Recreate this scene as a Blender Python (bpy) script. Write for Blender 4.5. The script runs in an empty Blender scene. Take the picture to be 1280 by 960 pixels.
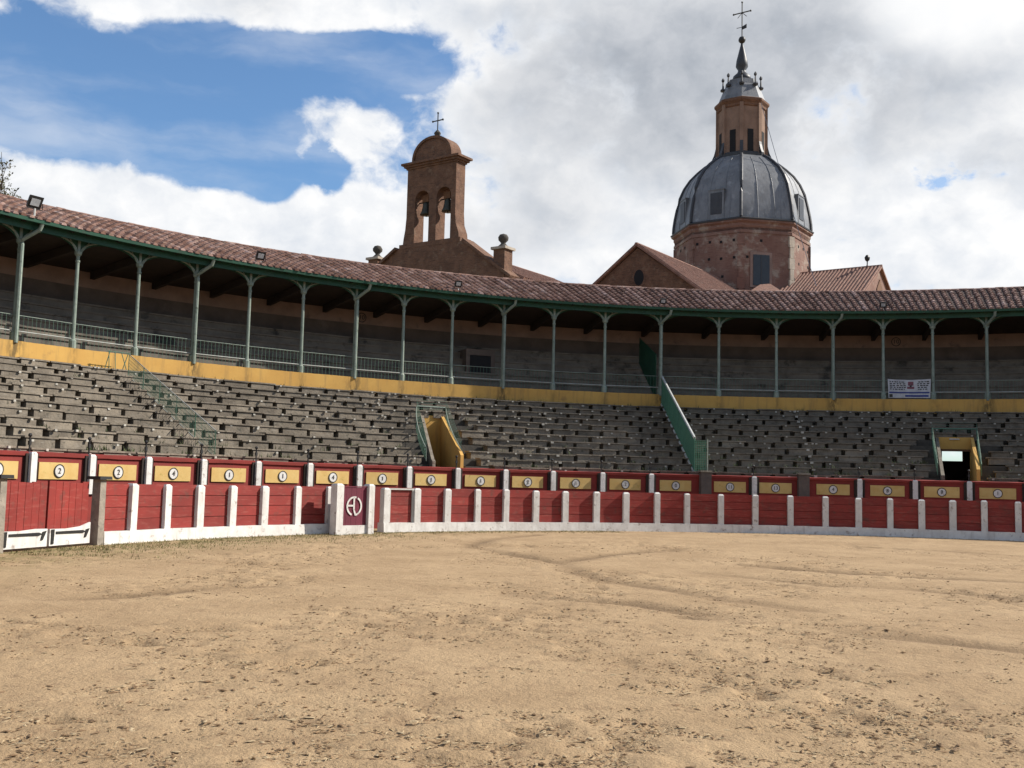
import bpy, bmesh, math, random
import numpy as np
from mathutils import Vector, Matrix
from mathutils.geometry import tessellate_polygon
R_ = math.radians
random.seed(7); rng = np.random.default_rng(11)
scene = bpy.context.scene
C = scene.collection

# ------------------------------------------------------------------ camera
S = 1.08
EYE = 1.6 * S
FPX, PITCH, ROLL = 1305.7, 0.0926, 0.0245      # focal length in pixels of a 1280 px wide picture
cam_d = bpy.data.cameras.new('camera'); cam = bpy.data.objects.new('camera', cam_d); C.objects.link(cam)
cam_d.sensor_width = 36.0; cam_d.lens = FPX / 1280 * 36.0
cam_d.clip_start = 0.1; cam_d.clip_end = 8000
cam.matrix_world = Matrix.Translation((0, 0, EYE)) @ Matrix.Rotation(math.pi / 2 + PITCH, 4, 'X') @ Matrix.Rotation(ROLL, 4, 'Z')
scene.camera = cam

# ------------------------------------------------------------------ sun, sky, exposure
SUN_AZ, SUN_EL = 79.0, 38.0                      # azimuth clockwise from +Y
sun_d = bpy.data.lights.new('sun', 'SUN'); sun_d.energy = 5.0; sun_d.angle = R_(0.55); sun_d.color = (1.0, 0.94, 0.84)
sun = bpy.data.objects.new('sun', sun_d); C.objects.link(sun)
sdir = Vector((math.sin(R_(SUN_AZ)) * math.cos(R_(SUN_EL)), math.cos(R_(SUN_AZ)) * math.cos(R_(SUN_EL)), math.sin(R_(SUN_EL))))
sun.rotation_euler = sdir.to_track_quat('Z', 'Y').to_euler(); sun.location = (60, 0, 60)
vs = scene.view_settings; vs.view_transform = 'Standard'; vs.look = 'None'; vs.exposure = 0.55; vs.gamma = 1.0
try: vs.use_curve_mapping = False
except Exception: pass

def px_dir(px, py):
    a, b = px - 640, py - 480
    cr, sr = math.cos(ROLL), math.sin(ROLL)
    X = a * cr + b * sr; Y = -a * sr + b * cr
    dx, u = X / FPX, -Y / FPX
    c, s = math.cos(PITCH), math.sin(PITCH)
    return Vector((dx, c - u * s, s + u * c))

class NT:
    def __init__(self, tree): self.t = tree
    def n(self, typ, **kw):
        o = self.t.nodes.new(typ)
        for k, v in kw.items():
            if k.startswith('i_'):
                nm = k[2:]; o.inputs[int(nm) if nm.isdigit() else nm.replace('_', ' ')].default_value = v
            else: setattr(o, k, v)
        return o
    def l(self, a, b): self.t.links.new(a, b)
    def m(self, op, a, b=None, clamp=False):
        o = self.t.nodes.new('ShaderNodeMath'); o.operation = op; o.use_clamp = clamp
        for i, x in enumerate((a, b)):
            if x is None: continue
            if isinstance(x, (int, float)): o.inputs[i].default_value = x
            else: self.l(x, o.inputs[i])
        return o.outputs[0]
    def sm(self, x, lo, hi, a=0.0, b=1.0):
        o = self.t.nodes.new('ShaderNodeMapRange'); o.interpolation_type = 'SMOOTHSTEP'
        self.l(x, o.inputs[0])
        for i, v in zip((1, 2, 3, 4), (lo, hi, a, b)): o.inputs[i].default_value = v
        return o.outputs[0]
    def mix(self, f, a, b, blend='MIX'):
        o = self.t.nodes.new('ShaderNodeMix'); o.data_type = 'RGBA'; o.blend_type = blend
        for i, x in ((0, f), (6, a), (7, b)):
            if isinstance(x, (int, float)): o.inputs[i].default_value = x
            elif isinstance(x, (tuple, list)): o.inputs[i].default_value = (*x[:3], 1)
            else: self.l(x, o.inputs[i])
        return o.outputs[2]
    def vm(self, op, a, b=None, scale=None):
        o = self.t.nodes.new('ShaderNodeVectorMath'); o.operation = op
        for i, x in enumerate((a, b)):
            if x is None: continue
            if isinstance(x, (tuple, list, Vector)): o.inputs[i].default_value = x
            else: self.l(x, o.inputs[i])
        if scale is not None: o.inputs['Scale'].default_value = scale
        return o.outputs[0]
    def noise(self, vec, scale, detail=4, rough=0.5, lac=2.0, dist=0.0, out='Fac'):
        o = self.n('ShaderNodeTexNoise'); 
        if vec is not None: self.l(vec, o.inputs['Vector'])
        o.inputs['Scale'].default_value = scale; o.inputs['Detail'].default_value = detail
        o.inputs['Roughness'].default_value = rough; o.inputs['Lacunarity'].default_value = lac; o.inputs['Distortion'].default_value = dist
        return o.outputs[out]

def make_world():
    w = bpy.data.worlds.new('World'); scene.world = w; w.use_nodes = True
    t = w.node_tree; t.nodes.clear(); g = NT(t)
    STR = 0.10
    sky = g.n('ShaderNodeTexSky', sky_type='NISHITA'); sky.sun_disc = False
    sky.sun_elevation = R_(SUN_EL); sky.sun_rotation = R_(SUN_AZ); sky.air_density = 1.0; sky.dust_density = 0.6; sky.ozone_density = 2.0
    geo = g.n('ShaderNodeTexCoord'); d = geo.outputs['Generated']
    sep = g.n('ShaderNodeSeparateXYZ'); g.l(d, sep.inputs[0])
    az = g.m('ARCTAN2', sep.outputs[0], sep.outputs[1]); el = g.m('ARCSINE', sep.outputs[2])
    comb = g.n('ShaderNodeCombineXYZ'); g.l(az, comb.inputs[0]); g.l(g.m('MULTIPLY', el, 1.3), comb.inputs[1])
    uv = comb.outputs[0]
    warp = g.noise(uv, 14.0, 4, 0.6, out='Color')
    wv = g.vm('SCALE', g.vm('SUBTRACT', warp, (0.5, 0.5, 0.5)), scale=0.035)
    p0 = g.vm('ADD', uv, wv)
    p1 = g.vm('ADD', p0, (0.014, 0.022, 0.0))
    f0 = g.noise(p0, 8.0, 10, 0.58); f1 = g.noise(p1, 8.0, 10, 0.58)
    def blob(px, py, sx, sy):                     # a soft patch in azimuth / elevation
        v = px_dir(px, py).normalized(); a0, e0 = math.atan2(v.x, v.y), math.asin(v.z)
        x = g.m('DIVIDE', g.m('SUBTRACT', az, a0), sx); y = g.m('DIVIDE', g.m('SUBTRACT', el, e0), sy)
        q = g.m('ADD', g.m('MULTIPLY', x, x), g.m('MULTIPLY', y, y))
        return g.m('POWER', 2.718, g.m('MULTIPLY', g.m('MULTIPLY', q, q), -1.0))
    h = blob(120, 118, 0.25, 0.050)
    for a in ((330, 95, 0.13, 0.040), (255, 180, 0.075, 0.040), (470, 80, 0.085, 0.026), (340, 215, 0.030, 0.030)):
        h = g.m('MAXIMUM', h, blob(*a))
    h2 = blob(408, 212, 0.022, 0.028)
    for a in ((1180, 215, 0.06, 0.018),): h2 = g.m('MAXIMUM', h2, blob(*a))
    h = g.m('ADD', h, g.m('MULTIPLY', h2, g.sm(g.noise(uv, 30, 5, 0.6), 0.35, 0.75, 0.3, 0.85)))
    bank = blob(960, 150, 0.36, 0.22)             # the cloud bank standing over the church, and the low cumulus left of it
    for a in ((330, 300, 0.42, 0.055), (280, -30, 0.40, 0.042), (430, 160, 0.06, 0.035)): bank = g.m('MAXIMUM', bank, blob(*a))
    big = g.noise(uv, 2.3, 3, 0.5)
    cover = g.m('ADD', g.m('MULTIPLY', g.m('SUBTRACT', f0, 0.5), 2.3), g.m('MULTIPLY', g.m('SUBTRACT', big, 0.5), 0.9))
    dens = g.m('ADD', g.m('SUBTRACT', g.m('ADD', cover, -0.05), g.m('MULTIPLY', h, 0.80)), g.m('MULTIPLY', bank, 0.63))
    dens = g.m('ADD', dens, g.m('MULTIPLY', blob(20, -10, 0.14, 0.036), 0.35))
    alpha = g.sm(dens, -0.13, 0.26)
    thin = g.noise(g.vm('MULTIPLY', p0, (1.0, 2.8, 1.0)), 3.5, 6, 0.55)
    veil = g.m('MULTIPLY', g.sm(thin, 0.42, 0.75), 0.42)
    alpha = g.m('MAXIMUM', alpha, veil)
    lit = g.m('ADD', g.m('MULTIPLY', g.m('SUBTRACT', f0, f1), 3.8), 0.60, True)
    core = g.sm(dens, 0.05, 0.55)
    grey = g.noise(p0, 4.2, 5, 0.5)
    low = g.sm(el, 0.16, 0.30)
    gm = g.m('MAXIMUM', g.m('MULTIPLY', blob(900, 95, 0.27, 0.10), 0.95), g.m('MAXIMUM', g.m('MULTIPLY', blob(650, 250, 0.10, 0.06), 0.5), g.m('MULTIPLY', g.sm(grey, 0.50, 0.70), 0.45)))
    sunny = blob(1205, -20, 0.085, 0.055)
    gmask = g.m('MULTIPLY', g.m('MULTIPLY', gm, core), g.m('SUBTRACT', 1.0, sunny), True)
    bright = g.mix(lit, (0.74, 0.78, 0.84), (1.0, 1.0, 1.0))
    dull = g.mix(lit, (0.37, 0.405, 0.46), (0.56, 0.585, 0.63))
    cl = g.mix(gmask, bright, dull)
    cl = g.mix(g.m('MULTIPLY', sunny, 0.85), cl, (1.0, 1.0, 1.0))
    cl = g.vm('SCALE', cl, scale=0.70 / STR)
    blue = g.mix(1.0, sky.outputs[0], (0.74, 0.92, 1.06), 'MULTIPLY')
    col = g.mix(alpha, blue, cl)
    bg = g.n('ShaderNodeBackground'); g.l(col, bg.inputs[0]); bg.inputs[1].default_value = STR
    out = g.n('ShaderNodeOutputWorld'); g.l(bg.outputs[0], out.inputs[0])
    w.cycles.sampling_method = 'MANUAL'; w.cycles.sample_map_resolution = 512
make_world()

# ------------------------------------------------------------------ ring dimensions (metres)
CX, CY = 10.4448 * S, 16.3263 * S
RB, HB = 20.5457 * S, 1.3221 * S                 # barrier
RC, HC = 22.5244 * S, 1.9649 * S                 # stand wall
RG = 31.5106 * S
ZT, ZB, ZC = 5.7404 * S, 5.1006 * S, 8.9736 * S  # parapet top, parapet foot, capitals
RE, ZE = 30.94 * S, 9.657 * S                    # eave
RR, ZR = 35.4185 * S, 11.3318 * S                # roof top
RO = RR - 0.15                                   # outer wall

def pol(az, r, z=0.0):
    a = R_(az); return Vector((CX + r * math.sin(a), CY + r * math.cos(a), z))
def proj(P):
    x, y, z = P[0], P[1], P[2] - EYE
    c, s = math.cos(PITCH), math.sin(PITCH)
    d = y * c + z * s; u = -y * s + z * c
    a, b = FPX * x / d, -FPX * u / d
    cr, sr = math.cos(ROLL), math.sin(ROLL)
    return 640 + a * cr - b * sr, 480 + a * sr + b * cr
def az_at(px, r, z):                             # azimuth on the far side of a ring of radius r, height z
    lo, hi = -82.0, 60.0
    for _ in range(50):
        m = (lo + hi) / 2
        if proj(pol(m, r, z))[0] < px: lo = m
        else: hi = m
    return (lo + hi) / 2
def ground_px(px, py, z=0.0):
    d = px_dir(px, py); k = (z - EYE) / d.z
    return Vector((d.x * k, d.y * k, z))

# ------------------------------------------------------------------ materials
MATS = {}
ALB = 0.80                                        # lowers every base colour to balance the raised exposure
def mat(name, base, alt=None, scale=2.0, rough=0.8, bump=0.0, bscale=20.0, rand=0.0, metal=0.0, spots=None, sscale=6.0, sthr=(0.6, 0.7),
        streak=None, spec=0.35, hue=None):
    m = bpy.data.materials.new(name); m.use_nodes = True; t = m.node_tree; t.nodes.clear(); g = NT(t)
    k_ = lambda c: tuple(x * ALB for x in c)
    alt = k_(alt or tuple(c * 0.72 for c in base)); base = k_(base)
    if spots: spots = k_(spots)
    if streak: streak = (k_(streak[0]),) + tuple(streak[1:])
    pos = g.n('ShaderNodeNewGeometry').outputs['Position']
    n1 = g.noise(pos, scale, 6, 0.6)
    col = g.mix(g.sm(n1, 0.3, 0.7), base, alt)
    if spots:
        n2 = g.noise(pos, sscale, 5, 0.65)
        col = g.mix(g.sm(n2, *sthr), col, spots)
    if streak:
        n3 = g.noise(g.vm('MULTIPLY', pos, streak[1]), streak[2], 4, 0.6)
        col = g.mix(g.m('MULTIPLY', g.sm(n3, 0.5, 0.72), streak[3]), col, streak[0])
    if name == 'tile':
        at = g.n('ShaderNodeAttribute', attribute_name='tint'); hs = g.n('ShaderNodeHueSaturation'); g.l(col, hs.inputs['Color'])
        g.l(at.outputs['Fac'], hs.inputs['Value']); g.l(g.m('SUBTRACT', 1.35, g.m('MULTIPLY', at.outputs['Fac'], 0.4)), hs.inputs['Saturation']); col = hs.outputs[0]
    if name == 'parapet_paint':
        at = g.n('ShaderNodeAttribute', attribute_name='stain')
        col = g.mix(g.m('MULTIPLY', at.outputs['Fac'], g.sm(g.noise(g.vm('MULTIPLY', pos, (3, 3, 1)), 2.0, 5, 0.65), 0.35, 0.6)), col, (0.13, 0.085, 0.032))
    if rand:
        oi = g.n('ShaderNodeObjectInfo')
        hs = g.n('ShaderNodeHueSaturation'); g.l(col, hs.inputs['Color'])
        g.l(g.m('ADD', g.m('MULTIPLY', g.m('SUBTRACT', oi.outputs['Random'], 0.5), 2 * rand), 1.0), hs.inputs['Value'])
        col = hs.outputs[0]
    b = g.n('ShaderNodeBsdfPrincipled'); g.l(col, b.inputs['Base Color'])
    b.inputs['Roughness'].default_value = rough; b.inputs['Metallic'].default_value = metal
    b.inputs['Specular IOR Level'].default_value = spec
    if bump:
        bp = g.n('ShaderNodeBump'); g.l(g.noise(pos, bscale, 5, 0.6), bp.inputs['Height'])
        bp.inputs['Strength'].default_value = 1.0; bp.inputs['Distance'].default_value = bump
        g.l(bp.outputs[0], b.inputs['Normal'])
    o = g.n('ShaderNodeOutputMaterial'); g.l(b.outputs[0], o.inputs[0])
    MATS[name] = m; return m

mat('red_paint', (0.29, 0.032, 0.024), (0.23, 0.026, 0.020), 1.6, 0.62, 0.003, 18, 0.16, spots=(0.17, 0.045, 0.033), sscale=4, sthr=(0.52, 0.72),
    streak=((0.40, 0.13, 0.10), (1, 1, 7), 2.6, 0.4))
mat('red_wall', (0.27, 0.032, 0.024), (0.20, 0.026, 0.020), 1.2, 0.75, 0.004, 14, 0.05, spots=(0.13, 0.04, 0.03), sscale=3, sthr=(0.6, 0.8))
mat('maroon', (0.17, 0.022, 0.045), (0.13, 0.018, 0.035), 2, 0.6, 0.002, 20)
mat('white_paint', (0.80, 0.78, 0.74), (0.66, 0.63, 0.59), 2.6, 0.8, 0.008, 14, 0.05, spots=(0.34, 0.28, 0.24), sscale=5.5, sthr=(0.57, 0.72),
    streak=((0.45, 0.41, 0.37), (6, 6, 0.8), 1.2, 0.45))
mat('yellow_paint', (0.68, 0.40, 0.105), (0.61, 0.34, 0.085), 0.8, 0.85, 0.004, 10, spots=(0.38, 0.22, 0.08), sscale=1.3, sthr=(0.62, 0.8),
    streak=((0.28, 0.18, 0.08), (5, 5, 0.5), 0.9, 0.35))
mat('parapet_paint', (0.68, 0.40, 0.105), (0.61, 0.34, 0.085), 0.8, 0.85, 0.004, 10, spots=(0.42, 0.24, 0.08), sscale=1.3, sthr=(0.6, 0.8),
    streak=((0.28, 0.18, 0.08), (5, 5, 0.5), 0.9, 0.45))
mat('yellow_board', (0.68, 0.48, 0.18), (0.62, 0.40, 0.13), 3, 0.7, 0.002, 20, 0.08, spots=(0.40, 0.30, 0.07), sscale=5, sthr=(0.58, 0.75))
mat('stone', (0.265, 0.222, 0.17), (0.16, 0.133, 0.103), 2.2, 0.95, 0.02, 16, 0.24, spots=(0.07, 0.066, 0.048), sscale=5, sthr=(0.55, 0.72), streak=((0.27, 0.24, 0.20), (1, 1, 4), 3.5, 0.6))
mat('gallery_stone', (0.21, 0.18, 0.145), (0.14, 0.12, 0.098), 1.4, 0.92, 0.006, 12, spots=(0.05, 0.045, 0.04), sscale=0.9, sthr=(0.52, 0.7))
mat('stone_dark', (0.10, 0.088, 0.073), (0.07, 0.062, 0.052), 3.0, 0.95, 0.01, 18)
mat('stone_pillar', (0.36, 0.31, 0.25), (0.24, 0.21, 0.17), 4, 0.9, 0.015, 16, spots=(0.14, 0.12, 0.10), sscale=9, sthr=(0.58, 0.7))
mat('brown_pillar', (0.15, 0.12, 0.10), (0.11, 0.09, 0.08), 3, 0.9, 0.01, 14)
mat('plaque', (0.60, 0.57, 0.50), (0.36, 0.33, 0.28), 9, 0.8)
mat('green_dark', (0.022, 0.095, 0.055), (0.016, 0.07, 0.042), 1.5, 0.55, 0.002, 20, streak=((0.05, 0.06, 0.04), (3, 3, 0.6), 1.5, 0.4))
mat('green_pale', (0.29, 0.335, 0.28), (0.20, 0.25, 0.205), 3, 0.5, 0.002, 20, 0.1, spots=(0.09, 0.10, 0.075), sscale=6, sthr=(0.6, 0.72))
mat('green_mesh', (0.10, 0.20, 0.14), (0.07, 0.15, 0.10), 3, 0.6)
mat('green_bright', (0.09, 0.235, 0.155), (0.07, 0.19, 0.12), 3, 0.6)
mat('rail_grey', (0.42, 0.43, 0.40), (0.30, 0.31, 0.28), 4, 0.5)
mat('rail_white', (0.66, 0.66, 0.62), (0.5, 0.5, 0.46), 4, 0.5)
mat('tile', (0.32, 0.175, 0.128), (0.20, 0.105, 0.08), 5.5, 0.9, 0.006, 25, spots=(0.40, 0.30, 0.23), sscale=3.3, sthr=(0.56, 0.7),
    streak=((0.11, 0.075, 0.06), (1, 1, 1), 2.2, 0.7))
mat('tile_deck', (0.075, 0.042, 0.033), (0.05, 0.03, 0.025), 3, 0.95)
mat('plaster_dim', (0.33, 0.225, 0.185), (0.25, 0.17, 0.14), 1.2, 0.9, 0.004, 8, spots=(0.13, 0.10, 0.085), sscale=1.0, sthr=(0.58, 0.75))
mat('maroon_dado', (0.15, 0.115, 0.095), (0.10, 0.076, 0.064), 0.9, 0.9, spots=(0.19, 0.145, 0.12), sscale=0.7, sthr=(0.55, 0.75))
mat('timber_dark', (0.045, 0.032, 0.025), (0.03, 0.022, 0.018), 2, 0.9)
mat('concrete', (0.20, 0.182, 0.155), (0.14, 0.128, 0.11), 1.6, 0.92, 0.006, 12)
mat('iron_black', (0.02, 0.02, 0.022), (0.03, 0.028, 0.026), 4, 0.5)
mat('steel', (0.35, 0.36, 0.37), (0.27, 0.28, 0.29), 4, 0.4, metal=0.6)
mat('glass_lamp', (0.55, 0.57, 0.58), (0.42, 0.44, 0.46), 6, 0.12, spec=0.7)
mat('brick_warm', (0.215, 0.115, 0.072), (0.14, 0.075, 0.048), 1.6, 0.94, 0.05, 6, spots=(0.24, 0.155, 0.105), sscale=2.2, sthr=(0.54, 0.72),
    streak=((0.06, 0.034, 0.026), (1, 1, 8), 2.0, 0.75))
mat('brick_rose', (0.265, 0.155, 0.12), (0.20, 0.105, 0.08), 0.7, 0.92, 0.02, 5, spots=(0.36, 0.29, 0.235), sscale=0.8, sthr=(0.50, 0.66),
    streak=((0.11, 0.06, 0.047), (1, 1, 7), 2.0, 0.65))
mat('brick_lantern', (0.31, 0.20, 0.145), (0.22, 0.14, 0.10), 0.9, 0.9, 0.015, 6, spots=(0.24, 0.15, 0.11), sscale=1.5, sthr=(0.56, 0.74))
mat('stone_pale', (0.50, 0.43, 0.35), (0.38, 0.32, 0.26), 1.2, 0.9, 0.02, 6, spots=(0.25, 0.2, 0.17), sscale=2, sthr=(0.6, 0.75))
mat('lead', (0.23, 0.235, 0.245), (0.155, 0.16, 0.17), 0.8, 0.5, 0.01, 4, metal=0.25, spots=(0.36, 0.365, 0.37), sscale=1.0, sthr=(0.55, 0.75),
    streak=((0.09, 0.092, 0.10), (5, 5, 0.35), 0.8, 0.6))
mat('lead_dark', (0.06, 0.062, 0.07), (0.045, 0.046, 0.052), 2, 0.5, metal=0.2)
mat('bronze', (0.05, 0.055, 0.045), (0.07, 0.065, 0.05), 3, 0.45, metal=0.6)
mat('dark_void', (0.012, 0.012, 0.014), (0.018, 0.017, 0.018), 2, 0.9)
mat('dark_pane', (0.03, 0.034, 0.042), (0.04, 0.044, 0.05), 2, 0.25)
mat('wood_brown', (0.20, 0.095, 0.045), (0.14, 0.065, 0.03), 3, 0.8)
mat('bark', (0.09, 0.065, 0.045), (0.06, 0.045, 0.03), 6, 0.95, 0.02, 20)
mat('leaf', (0.075, 0.085, 0.03), (0.10, 0.075, 0.03), 2, 0.8, rand=0.1)
mat('cloth_white', (0.60, 0.60, 0.62), (0.45, 0.45, 0.48), 4, 0.9)
mat('cloth_blue', (0.06, 0.08, 0.28), (0.05, 0.06, 0.2), 4, 0.9)
mat('cloth_red', (0.26, 0.10, 0.13), (0.2, 0.08, 0.10), 4, 0.9)
mat('clod', (0.31, 0.195, 0.105), (0.19, 0.12, 0.066), 9, 0.98, 0.004, 60)
mat('straw', (0.50, 0.38, 0.23), (0.38, 0.28, 0.16), 5, 0.95)
mat('dry_grass', (0.22, 0.185, 0.075), (0.155, 0.15, 0.055), 1.5, 0.95)
mat('weed', (0.06, 0.085, 0.03), (0.09, 0.10, 0.04), 3, 0.9)

def church_tiles():
    m = bpy.data.materials.new('church_tile'); m.use_nodes = True; t = m.node_tree; t.nodes.clear(); g = NT(t)
    pos = g.n('ShaderNodeNewGeometry').outputs['Position']
    col = g.mix(g.sm(g.noise(pos, 2.0, 6, 0.65), 0.35, 0.68), (0.23, 0.118, 0.084), (0.145, 0.076, 0.057))
    col = g.mix(g.sm(g.noise(pos, 5.0, 4, 0.6), 0.58, 0.72), col, (0.30, 0.215, 0.165))
    uvn = g.n('ShaderNodeUVMap'); 
    wv = g.n('ShaderNodeTexWave', wave_type='BANDS', bands_direction='X', wave_profile='SIN'); g.l(uvn.outputs[0], wv.inputs['Vector'])
    wv.inputs['Scale'].default_value = 1.0
    b = g.n('ShaderNodeBsdfPrincipled'); g.l(col, b.inputs['Base Color']); b.inputs['Roughness'].default_value = 0.9
    bp = g.n('ShaderNodeBump'); g.l(g.noise(pos, 6, 5, 0.6), bp.inputs['Height']); bp.inputs['Distance'].default_value = 0.05
    g.l(bp.outputs[0], b.inputs['Normal'])
    o = g.n('ShaderNodeOutputMaterial'); g.l(b.outputs[0], o.inputs[0]); MATS['church_tile'] = m
church_tiles()

# ------------------------------------------------------------------ mesh helpers
class MB:
    def __init__(self): self.v = []; self.f = []; self.smooth = False
    def add(self, vs, fs):
        b = len(self.v); self.v += [Vector(p) for p in vs]; self.f += [tuple(b + i for i in f) for f in fs]; return self
    def box(self, c, sx, sy, sz, rz=0.0, top=1.0):           # c = centre of the base
        c = Vector(c); ca, sa = math.cos(rz), math.sin(rz); vs = []
        for z, k in ((0, 1.0), (sz, top)):
            for x, y in ((-1, -1), (1, -1), (1, 1), (-1, 1)):
                X, Y = x * sx / 2 * k, y * sy / 2 * k
                vs.append(c + Vector((X * ca - Y * sa, X * sa + Y * ca, z)))
        return self.add(vs, [(3, 2, 1, 0), (4, 5, 6, 7), (0, 1, 5, 4), (1, 2, 6, 5), (2, 3, 7, 6), (3, 0, 4, 7)])
    def hexa(self, p):                                       # 8 points: bottom 4, top 4
        return self.add(p, [(3, 2, 1, 0), (4, 5, 6, 7), (0, 1, 5, 4), (1, 2, 6, 5), (2, 3, 7, 6), (3, 0, 4, 7)])
    def sweep(self, prof, az0, az1, step=1.5, jit=0.0):      # closed (r,z) profile swept along the ring
        n = max(1, int(math.ceil((az1 - az0) / step))); k = len(prof); vs = []; fs = []
        for i in range(n + 1):
            a = az0 + (az1 - az0) * i / n
            for r, z in prof: vs.append(pol(a, r, z + (random.uniform(-jit, jit) if jit else 0)))
        for i in range(n):
            for j in range(k): fs.append((i * k + j, i * k + (j + 1) % k, (i + 1) * k + (j + 1) % k, (i + 1) * k + j))
        fs.append(tuple(range(k - 1, -1, -1))); fs.append(tuple(n * k + j for j in range(k)))
        return self.add(vs, fs)
    def tube(self, pts, r, seg=6, r2=None):
        pts = [Vector(p) for p in pts]; n = len(pts); vs = []; fs = []
        for i, p in enumerate(pts):
            d = (pts[min(i + 1, n - 1)] - pts[max(i - 1, 0)]).normalized()
            a = d.orthogonal().normalized() if abs(d.z) > 0.98 or True else None
            up = Vector((0, 0, 1)) if abs(d.z) < 0.95 else Vector((1, 0, 0))
            a = d.cross(up).normalized(); b = d.cross(a).normalized()
            rr = r if r2 is None else r + (r2 - r) * i / (n - 1)
            for k in range(seg):
                t = 2 * math.pi * k / seg; vs.append(p + a * math.cos(t) * rr + b * math.sin(t) * rr)
        for i in range(n - 1):
            for k in range(seg): fs.append((i * seg + k, i * seg + (k + 1) % seg, (i + 1) * seg + (k + 1) % seg, (i + 1) * seg + k))
        fs.append(tuple(range(seg - 1, -1, -1))); fs.append(tuple((n - 1) * seg + k for k in range(seg)))
        return self.add(vs, fs)
    def lathe(self, c, prof, seg=16, rot=0.0):               # prof: (r,z) from bottom to top
        c = Vector(c); k = len(prof); vs = []; fs = []
        for i in range(seg):
            t = 2 * math.pi * i / seg + rot
            for r, z in prof: vs.append(c + Vector((r * math.sin(t), r * math.cos(t), z)))
        for i in range(seg):
            for j in range(k - 1): fs.append((i * k + j, ((i + 1) % seg) * k + j, ((i + 1) % seg) * k + j + 1, i * k + j + 1))
        fs.append(tuple(i * k for i in range(seg - 1, -1, -1))); fs.append(tuple(i * k + k - 1 for i in range(seg)))
        return self.add(vs, fs)
    def plate(self, outer, fr, th, holes=()):                # outline (u,w) in frame fr=(O, U, W), thickness th along N = U x W
        O, U, W = (Vector(a) for a in fr); N = U.cross(W).normalized()
        loops = [list(outer)] + [list(h) for h in holes]; flat = [p for l in loops for p in l]
        tris = tessellate_polygon([[Vector((p[0], p[1], 0)) for p in l] for l in loops])
        n = len(flat); vs = [O + U * p[0] + W * p[1] for p in flat] + [O + U * p[0] + W * p[1] - N * th for p in flat]
        fs = [tuple(t) for t in tris] + [tuple(n + i for i in reversed(t)) for t in tris]
        b = 0
        for l in loops:
            m = len(l)
            for i in range(m): fs.append((b + i, b + (i + 1) % m, n + b + (i + 1) % m, n + b + i))
            b += m
        return self.add(vs, fs)
    def ball(self, c, r, seg=10):
        return self.lathe(c, [(max(1e-3, r * math.sin(math.pi * i / seg)), -r * math.cos(math.pi * i / seg)) for i in range(seg + 1)], seg)
    def mesh(self, name, mt, origin=Vector((0, 0, 0)), smooth=False, fix=True):
        me = bpy.data.meshes.new(name); me.from_pydata([tuple(p - origin) for p in self.v], [], self.f)
        if fix and len(self.f) < 60000:
            bm = bmesh.new(); bm.from_mesh(me); bmesh.ops.recalc_face_normals(bm, faces=bm.faces); bm.to_mesh(me); bm.free()
        me.materials.append(MATS[mt])
        if smooth: me.polygons.foreach_set('use_smooth', [True] * len(me.polygons))
        me.update(); return me
    def build(self, name, mt, parent=None, smooth=False, stuff=False, fix=True, origin=None, label=None):
        W = wl(parent); org = W if origin is None else Vector(origin)
        o = bpy.data.objects.new(name, self.mesh(name, mt, org, smooth, fix)); C.objects.link(o)
        if parent: o.parent = parent; o.location = org - W
        else: o.location = org
        if stuff: o['kind'] = 'stuff'
        if label: o['label'] = label
        return o
def tint(o, per):                                            # one brightness per tile
    n = len(o.data.polygons); q = n // per + 1; v = np.repeat(np.clip(rng.lognormal(-.05, .22, q) * np.repeat(rng.lognormal(0, .14, q // 11 + 1), 11)[:q], .4, 1.8), per)[:n].astype(np.float32)
    at = o.data.attributes.new('tint', 'FLOAT', 'FACE'); at.data.foreach_set('value', v)
def wl(o):
    p = Vector((0, 0, 0))
    while o is not None: p += o.location; o = o.parent
    return p
def tag(o, label, cat, group=None, kind=None):
    o['label'] = label; o['category'] = cat
    if group: o['group'] = group
    if kind: o['kind'] = kind
    return o
def thing(name, loc, label, cat, group=None):
    o = bpy.data.objects.new(name, None); C.objects.link(o); o.location = loc; o.empty_display_size = 0.3
    return tag(o, label, cat, group)
def place(me, name, parent, loc, rz=0.0, tilt=0.0):          # a piece sharing mesh data
    o = bpy.data.objects.new(name, me); C.objects.link(o); o.parent = parent
    o.location = Vector(loc) - wl(parent); o.rotation_euler = (tilt, 0, rz); return o
def text_mesh(s, size, mt, depth=0.004):
    cu = bpy.data.curves.new('digits', 'FONT'); cu.body = s; cu.size = size; cu.align_x = 'CENTER'; cu.align_y = 'CENTER'; cu.extrude = depth; cu.resolution_u = 3
    o = bpy.data.objects.new('digits', cu); C.objects.link(o); bpy.context.view_layer.update()
    me = bpy.data.meshes.new_from_object(o.evaluated_get(bpy.context.evaluated_depsgraph_get()))
    bpy.data.objects.remove(o); me.materials.clear(); me.materials.append(MATS[mt]); return me
def inward(az):                                              # rotation that turns local -Y towards the ring centre
    return -R_(az)

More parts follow.
